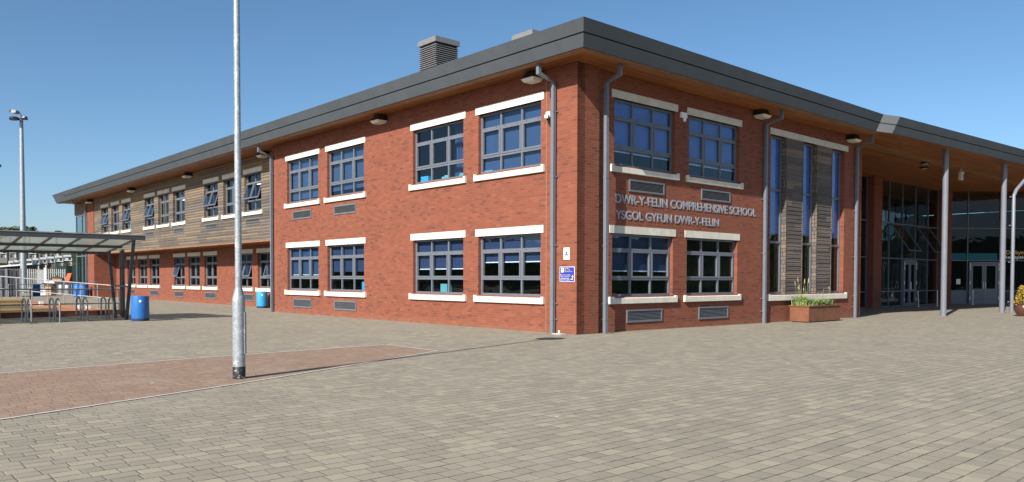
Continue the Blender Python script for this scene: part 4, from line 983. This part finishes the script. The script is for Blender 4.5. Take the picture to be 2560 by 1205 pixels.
# heap
def wheelie(px, Y, label):
    t = thing('wheelie_bin', label, 'wheelie bin', wp(px, Y), 0.2, 'dark bins under the heap of furniture')
    b = MB(); b.prism([(-0.24,-0.24,0.08), (0.24,-0.24,0.08), (0.24,0.24,0.08), (-0.24,0.24,0.08)], [(-0.3,-0.32,0.98), (0.3,-0.32,0.98), (0.3,0.32,0.98), (-0.3,0.32,0.98)]); b.build('bin_body', 'darksteel', t)
    b = MB(); b.prism([(-0.32,-0.35,0.985), (0.32,-0.35,0.985), (0.32,0.35,0.985), (-0.32,0.35,0.985)], [(-0.28,-0.28,1.08), (0.28,-0.28,1.08), (0.28,0.3,1.08), (-0.28,0.3,1.08)]); b.build('lid', 'black', t)
    for x in (-0.26, 0.2):
        b = MB(); b.tube([(x,0.27,0.09), (x+0.06,0.27,0.09)], 0.09, 12); b.build('wheel', 'black', t)
wheelie(155, 66, 'dark wheelie bin under the cardboard box'); wheelie(171, 65, 'dark wheelie bin under the orange chair, nearest the glazed corner')
for k, (px, Y, label) in enumerate(((154, 64.8, 'shiny metal drum before the left wheelie bin'), (170, 63.8, 'shiny metal drum nearest the glazed corner'))):
    t = thing('metal_drum', label, 'drum', wp(px, Y), 0, 'metal drums'); b = MB(); b.lathe([(0.24,0), (0.25,0.02), (0.25,0.8), (0.22,0.84)], 20); b.build('drum_body', 'steel', t, smooth=True)
    b = MB(); b.lathe([(0.26,0.25), (0.26,0.29)], 20); b.lathe([(0.26,0.55), (0.26,0.59)], 20); b.build('hoop_band', 'dullsteel', t)
def barrel(px, Y, label):
    t = thing('plastic_barrel', label, 'barrel', wp(px, Y), 0, 'blue plastic barrels'); b = MB(); b.lathe([(0.28,0), (0.31,0.1), (0.315,0.5), (0.30,0.9), (0.27,0.95)], 20); b.build('barrel_body', 'barrelblue', t, smooth=True)
    b = MB(); b.lathe([(0.318,0.86), (0.318,0.92)], 20); b.build('rim', 'barrelblue', t)
barrel(90, 62, 'blue plastic barrel left of the heap'); barrel(195, 58, 'blue plastic barrel showing before the glazed corner'); barrel(209, 57.6, 'blue plastic barrel closest to the brick pier')
t = thing('plastic_chair', 'orange plastic chair tipped up on top of the heap', 'chair', wp(169, 65.4, 1.09))
b = MB(); b.prism([(-0.22,-0.1,0.02), (0.16,-0.1,0.0), (0.16,0.1,0.0), (-0.22,0.1,0.02)], [(-0.06,0.1,0.72), (0.30,0.1,0.72), (0.30,0.16,0.72), (-0.06,0.16,0.72)]); b.build('backrest', 'orange', t, bevel=0.03)
b = MB(); b.box(-0.3, 0.15, -0.32, -0.101, 0.0, 0.05); b.build('seat', 'orange', t, bevel=0.02)
b = MB()
for x in (-0.25, 0.12): b.tube([(x,-0.3,0.05), (x+0.05,-0.5,0.22)], 0.015, 6)
b.build('leg', 'dullsteel', t)
def carton(px, Y, z, sx, sy, sz, rz, label, mat='card'):
    t = thing('cardboard_box', label, 'box', wp(px, Y, z), rz, 'cartons in the heap'); b = MB(); b.box(-sx/2, sx/2, -sy/2, sy/2, 0, sz); b.build('carton', mat, t)
    b = MB(); b.prism([(-sx/2,-sy/2,sz), (sx/2,-sy/2,sz), (sx/2,-sy/2+0.02,sz), (-sx/2,-sy/2+0.02,sz)], [(-sx/2-0.05,-sy/2-0.15,sz+0.08), (sx/2+0.03,-sy/2-0.15,sz+0.05), (sx/2+0.03,-sy/2-0.13,sz+0.06), (-sx/2-0.05,-sy/2-0.13,sz+0.09)]); b.build('flap', mat, t)
carton(146, 65.9, 1.09, 0.75, 0.5, 0.32, 0.1, 'wide cardboard box on top of the heap'); carton(126, 64.5, 0, 0.55, 0.5, 0.75, -0.2, 'upright brown carton standing left of the bins')
carton(127, 66.8, 1.02, 0.5, 0.4, 0.14, 0.3, 'flat orange tray at the left of the heap', 'orange')
carton(112, 64.6, 0, 0.6, 0.5, 0.5, 0.1, 'pale carton at the foot of the heap', 'paper')
carton(127, 66.8, 0, 0.9, 0.6, 0.9, 0.0, 'dark crate stack at the back of the heap', 'darksteel')
for px, z, lab in ((132, 0.92, 'white plastic bag slumped at the left of the heap'), (160, 1.09, 'white plastic bag between the box and the orange chair')):
    t = thing('plastic_bag', lab, 'bag', wp(px, 66.2, z), 0.3, 'white bags in the heap'); b = MB()
    for k in range(5): b.lathe([(0.02,0), (0.2-0.02*k,0.05), (0.16,0.16), (0.04,0.22)], 9, (random.uniform(-.35,.35), random.uniform(-.15,.15), 0))
    b.build('bag', 'paper', t, smooth=True)

# outbuilding with a white verge, terraces on the hill, trees on the ridge
t = thing('outbuilding', 'dark brown outbuilding with a white sloping roof edge', 'outbuilding', wp(-60, 112), 0.5)
b = MB(); b.prism([(0,0,0), (6.7,0,0), (6.7,5,0), (0,5,0)], [(0,0,2.7), (6.7,0,3.2), (6.7,5,3.2), (0,5,2.7)]); b.build('wall', 'brownwall', t)
b = MB(); b.prism([(-0.2,-0.3,2.55), (6.9,-0.3,3.28), (6.9,5.2,3.28), (-0.2,5.2,2.55)], [(-0.2,-0.3,2.78), (6.9,-0.3,3.5), (6.9,5.2,3.5), (-0.2,5.2,2.78)]); b.build('roof', 'white', t)
def house(px0, px1, Y, yb, ym, yt, label, grey=False):
    x0, x1 = (px0-1280)/1961*Y, (px1-1280)/1961*Y; z = lambda yy: 1.5+(692.5-yy)*Y/1961
    wd = (x1-x0)*0.84; t = thing('terraced_house', label, 'house', (x0, Y, z(yb)), 0.54, 'terraced houses on the hillside'); zb = z(yb)
    zm, zt = z(ym)-zb, z(yt)-zb
    b = MB(); b.box(0, wd, 0, 6, -3, zm); b.build('wall', 'housegrey' if grey else 'housebrick', t)
    b = MB(); b.box(0.02, wd-0.25, -0.5, 6, zm, zt-0.9); b.build('upper_wall', 'housewhite', t)
    b = MB(); b.box(-0.05, wd*0.82, -0.9, 6.2, zt-0.9, zt); b.build('roof', 'housegrey' if grey else 'housewhite', t)
    q = (zt-0.9-zm)
    b = MB(); b.box(wd*0.5, wd*0.8, -0.54, -0.501, zm+q*0.25, zm+q*0.8); b.build('window', 'houseglass', t)
    b = MB(); b.box(wd*0.15, wd*0.4, -0.04, -0.001, zm*0.35, zm*0.75); b.build('window', 'houseglass', t)
    b = MB(); b.box(wd*0.72, wd*0.9, -0.12, -0.002, zm*0.3, zm); b.build('downpipe_panel', 'housewhite', t)
edges = [22, 36, 50, 67, 83, 101, 120, 140, 161, 184]
names = ['white roofed terraced house at the far left of the row', 'second white house of the row, left of the mast', 'white house of the row half hidden by the floodlight mast', 'white house of the row just right of the floodlight mast',
         'fifth white house of the row, over the brown brick', 'white house of the row above the white gate', 'white house of the row left of the green mesh fence', 'white house of the row over the green mesh fence', 'white house of the row next to the glazed corner']
for i in range(9):
    tp = 653-(edges[i]-22)*0.112; house(edges[i], edges[i+1]-0.8, 360+i*2, tp+34, tp+15, tp, names[i])
ups = [0, 24, 48, 72, 98, 126, 155, 186]
names = ['grey house on the upper row at the far left', 'grey house second from the left on the upper row', 'grey house of the upper row behind the mast', 'grey house of the upper row right of the mast', 'grey house of the upper row above the white gate', 'grey house of the upper row above the orange chair', 'grey house of the upper row next to the glazed corner']
for i in range(7):
    tp = 626-(i % 3)*1.5; house(ups[i], ups[i+1]-5, 440, 650, tp+9, tp, names[i], True)
def tree(px, Y, top_px, wd, h, label, base=None):
    z1 = 1.5+(692.5-top_px)*Y/1961; t = thing('hill_tree', label, 'tree', wp(px, Y, z1-h+2.8), 0.0, 'trees on the ridge')
    b = MB(); b.tube([(0,0,0), (0.2,0,h*0.4), (0,0.2,h*0.75)], [0.6,0.4,0.15], 7); b.build('trunk', 'bark', t)
    b = MB(); rs = random.Random(int(px*7))
    lobes = [(rs.uniform(-.55,.55)*wd/2, rs.uniform(-.5,.5)*wd/2, h*rs.uniform(0.5,0.82), rs.uniform(0.22,0.36)*wd) for _ in range(9)]
    for _ in range(1500):
        lx, ly, lz, lr = rs.choice(lobes); d = Vector((rs.gauss(0,1), rs.gauss(0,1), rs.gauss(0,1))).normalized()*lr*rs.uniform(0.6,1.0)
        c = Vector((lx, ly, lz))+Vector((d.x, d.y, d.z*0.62)); s_ = rs.uniform(0.5,1.1); a = Vector((rs.gauss(0,1), rs.gauss(0,1), rs.gauss(0,1))).normalized(); e = a.orthogonal().normalized()*s_; f_ = a.cross(e).normalized()*s_*0.7
        b.quad(c-e, c+f_, c+e, c-f_)
    b.build('crown', 'leaf', t, recalc=False)
for a in ((4, 600, 569, 16, 17, 'dark tree at the left end of the ridge'), (27, 600, 565, 15, 18, 'tallest dark tree on the ridge, left of the mast'), (43, 610, 574, 9, 14, 'low dark tree on the ridge touching the mast'), (75, 600, 572, 10, 15, 'rounded dark tree on the ridge right of the mast'), (142, 600, 577.5, 7, 13, 'small dark tree on the ridge above the shelter roof')): tree(*a)

# ------------------------------------------------------------------ planter, pot and plants by the entrance
X0, X1, Y0, Y1 = 11.0, 13.35, -0.78, 0.02; Z0 = gz(12)
t = lthing('planter', 'rusty brown steel planter box below the tall windows', 'planter', 12.1, -0.42, Z0)
hx, hy = 1.17, 0.36
b = MB(); b.box(-hx, hx, -hy, hy, 0.03, 0.56); b.build('planter_box', 'rust', t, bevel=0.01)
b = MB(); b.box(-hx-0.03, hx+0.03, -hy-0.03, -hy+0.06, 0.56, 0.60); b.box(-hx-0.03, hx+0.03, hy-0.06, hy+0.03, 0.56, 0.60); b.box(-hx-0.03, -hx+0.06, -hy+0.06, hy-0.06, 0.56, 0.60); b.box(hx-0.06, hx+0.03, -hy+0.06, hy-0.06, 0.56, 0.60); b.build('rim', 'rust', t)
b = MB(); b.box(-hx+0.06, hx-0.06, -hy+0.06, hy-0.06, 0.561, 0.575); b.build('soil', 'soil', t)
b = MB()
for k in range(5): b.box(-1.0+k*0.45, -0.85+k*0.45, -hy+0.02, hy-0.02, 0.0, 0.03)
b.build('foot', 'black', t)
def tuft(x, y, z, n, h, lean, label, seeds=0, name='ornamental_grass', wd=0.012, mat='grassblade', spread=0.12, sd=1):
    rs = random.Random(sd); t = lthing(name, label, 'grass plant', x, y, z, group='plants in the rusty planter'); b = MB(); sb = MB()
    for k in range(n):
        a = rs.uniform(0, 6.28); bx, by = rs.gauss(0, spread), rs.gauss(0, spread*0.6); bx = max(-2.2*spread, min(2.2*spread, bx)); by = max(-0.2, min(0.2, by)); hh = h*rs.uniform(0.55, 1.05); ln_ = lean*rs.uniform(0.2, 1.2)*hh; p = []
        sx, sy = -math.sin(a)*wd, math.cos(a)*wd
        for s_ in (0, 0.35, 0.7, 1.0):
            r_ = ln_*s_*s_; p.append((bx+math.cos(a)*r_, by+math.sin(a)*r_, hh*(s_-0.28*lean*s_*s_)))
        for s_ in range(3):
            w0, w1 = (1, .9, .6)[s_], (.9, .6, .05)[s_]; q, r_ = p[s_], p[s_+1]
            b.quad((q[0]-sx*w0,q[1]-sy*w0,q[2]), (q[0]+sx*w0,q[1]+sy*w0,q[2]), (r_[0]+sx*w1,r_[1]+sy*w1,r_[2]), (r_[0]-sx*w1,r_[1]-sy*w1,r_[2]))
        if k < seeds:
            hh = h*rs.uniform(1.3, 2.2); tx = bx+math.cos(a)*0.12*hh; ty = by+math.sin(a)*0.06*hh
            b.tube([(bx,by,0), (bx*0.4+tx*0.6,by*0.4+ty*0.6,hh*0.7), (tx,ty,hh)], 0.004, 4); sb.tube([(tx*0.95,ty,hh*0.82), (tx,ty,hh*0.9), (tx*1.04,ty,hh)], [0.012,0.02,0.004], 6)
    b.build('blade', mat, t, recalc=False)
    if seeds: sb.build('seed_head', 'seed', t)
ZP = Z0+0.575
tuft(11.22, -0.35, ZP, 260, 0.5, 0.7, 'tall ornamental grass with seed heads at the left end of the planter', 9, sd=2, spread=0.14)
tuft(11.75, -0.42, ZP, 330, 0.34, 1.2, 'low arching green grass in the planter next to the seed heads', 0, sd=3, spread=0.2)
tuft(12.25, -0.45, ZP, 340, 0.36, 1.3, 'pale arching grass at the middle of the planter', 0, sd=4, spread=0.2)
tuft(12.75, -0.42, ZP, 320, 0.33, 1.1, 'dense green grass at the right of the planter', 2, sd=5, spread=0.18)
t = lthing('flower', 'small pink flowers on thin stems at the right of the planter', 'flower', 12.72, -0.4, ZP)
b = MB(); c = MB()
for x, y, h in ((-0.1,0,0.52), (0.12,0.05,0.60), (0.32,-0.05,0.45)):
    b.tube([(x*0.6,y,0), (x,y,h)], 0.005, 5)
    for k in range(6):
        a = k*1.047; c.quad((x,y,h), (x+0.035*math.cos(a),y+0.035*math.sin(a),h+0.012), (x+0.045*math.cos(a+.5),y+0.045*math.sin(a+.5),h+0.02), (x+0.035*math.cos(a+1),y+0.035*math.sin(a+1),h+0.012))
b.build('stem', 'grassblade', t); c.build('petal', 'pink', t, recalc=False)
t = thing('plant_pot', 'round brown glazed pot at the right edge by the columns', 'plant pot', (22.80, 34.9, -0.16))
b = MB(); b.lathe([(0.22,0), (0.32,0.12), (0.40,0.30), (0.40,0.42), (0.36,0.50), (0.40,0.55), (0.40,0.58), (0.34,0.58), (0.33,0.5)], 32); b.build('pot', 'pot', t, smooth=True)
b = MB(); b.lathe([(0.33,0.50), (0.33,0.52)], 24); b.build('soil', 'soil', t)
t = thing('potted_shrub', 'golden leaved shrub growing in the brown pot', 'shrub', (22.80, 34.9, 0.35))
rs = random.Random(5); b = MB()
for _ in range(1500):
    u = rs.random(); hh = 0.02+0.80*u; rad = 0.40*(1-0.55*u)*rs.uniform(0.72, 1.0); a = rs.uniform(0, 6.283); c = Vector((rad*math.cos(a)+rs.gauss(0,.03), rad*math.sin(a)+rs.gauss(0,.03), hh+rs.gauss(0,.03)))
    nrm = Vector((rs.gauss(0,1), rs.gauss(0,1), rs.gauss(0,1))).normalized(); e = nrm.orthogonal().normalized()*0.035; f_ = nrm.cross(e).normalized()*0.022; b.quad(c-e, c+f_, c+e, c-f_)
b.build('crown', 'goldleaf', t, recalc=False)
b = MB(); b.tube([(0,0,0), (0.02,0,0.55)], [0.03,0.01], 6); b.build('trunk', 'bark', t)

# white guard posts beside the doors
for x, y, tl, lab in ((33.6, 4.2, 0.12, 'leaning white guard post at the left of the narrow door'), (35.9, 4.0, 0.0, 'upright white guard post at the right of the narrow door')):
    t = lthing('guard_post', lab, 'post', x, y, -0.16, group='white door guard posts'); b = MB(); b.tube([(0,0,0), (-tl,0,0.95)], 0.03, 10); b.build('post', 'white', t, smooth=True); b = MB(); b.lathe([(0.08,0), (0.08,0.02)], 12); b.build('base', 'white', t)
for u, lab in ((1.05, 'white guard post at the left of the reception doors'), (3.45, 'white guard post at the right of the reception doors')):
    p = G2(u, 0.8, -0.16); t = lthing('guard_post', lab, 'post', p[0], p[1], -0.16, group='white door guard posts'); b = MB(); b.tube([(0,0,0), (0,0,0.95)], 0.03, 10); b.build('post', 'white', t, smooth=True); b = MB(); b.lathe([(0.08,0), (0.08,0.02)], 12); b.build('base', 'white', t)
p = G2(0.55, 0.0, 1.15)
t = lthing('paper_notice', 'white notice taped to the glass left of the reception doors', 'notice', p[0], p[1], 1.15, -TH); b = MB(); b.box(-0.13, 0.13, -0.008, -0.002, 0, 0.34); b.build('sheet', 'paper', t)
p = GP(30.6, 0.0, 0.85)
t = lthing('paper_notice', 'white notice taped to the dark glass right of the brick pier', 'notice', p[0], p[1], 0.85); b = MB(); b.box(-0.13, 0.13, -0.008, -0.002, 0, 0.34); b.build('sheet', 'paper', t)

# ------------------------------------------------------------------ light, sky, camera
a_, b__ = 0.9628, 0.27; el = math.atan(0.68)
tx, ty = a_*CT - b__*ST, a_*ST + b__*CT                       # the way the light travels
ln_ = math.hypot(tx, ty); tx, ty = tx/ln_, ty/ln_
d = Vector((tx*math.cos(el), ty*math.cos(el), -math.sin(el)))
sl = bpy.data.lights.new('sun', 'SUN'); sl.energy = 5.0; sl.angle = R(0.5); sl.color = (1.0, 0.945, 0.86)
so = bpy.data.objects.new('sun', sl); COL.objects.link(so); so.rotation_euler = d.to_track_quat('-Z', 'Y').to_euler(); so.location = (-20, -20, 40)
wd_ = bpy.data.worlds.new('World'); S.world = wd_; wd_.use_nodes = True; nt = wd_.node_tree
sk = nt.nodes.new('ShaderNodeTexSky'); sk.sky_type = 'NISHITA'; sk.sun_disc = False; sk.sun_elevation = el; sk.sun_rotation = math.atan2(-tx, -ty)
sk.altitude = 50; sk.air_density = 0.75; sk.dust_density = 1.1; sk.ozone_density = 3.0
hs = nt.nodes.new('ShaderNodeHueSaturation'); hs.inputs['Saturation'].default_value = 1.10; hs.inputs['Hue'].default_value = 0.4925
nt.links.new(sk.outputs[0], hs.inputs['Color']); nt.links.new(hs.outputs[0], nt.nodes['Background'].inputs[0]); nt.nodes['Background'].inputs[1].default_value = 0.090

f = 1961.0
cam = bpy.data.cameras.new('camera'); cam.sensor_width = 36; cam.lens = 36*f/2560; cam.shift_y = (746-602.5)/2560; cam.clip_end = 5000; cam.clip_start = 0.05
co = bpy.data.objects.new('camera', cam); COL.objects.link(co)
pitch, roll = R(-1.5), 0.0022
fw = Vector((0, math.cos(pitch), math.sin(pitch))); rt = Vector((1, 0, 0)); up = Vector((0, -math.sin(pitch), math.cos(pitch)))
r2 = rt*math.cos(roll)+up*math.sin(roll); u2 = up*math.cos(roll)-rt*math.sin(roll)
mt = Matrix(((r2.x, u2.x, -fw.x, 0), (r2.y, u2.y, -fw.y, 0), (r2.z, u2.z, -fw.z, 1.5), (0, 0, 0, 1)))
co.matrix_world = mt; S.camera = co
S.view_settings.view_transform = 'Standard'; S.view_settings.look = 'None'; S.view_settings.gamma = 1.0; S.view_settings.exposure = 0.70
S.cycles.max_bounces = 8; S.cycles.transparent_max_bounces = 12
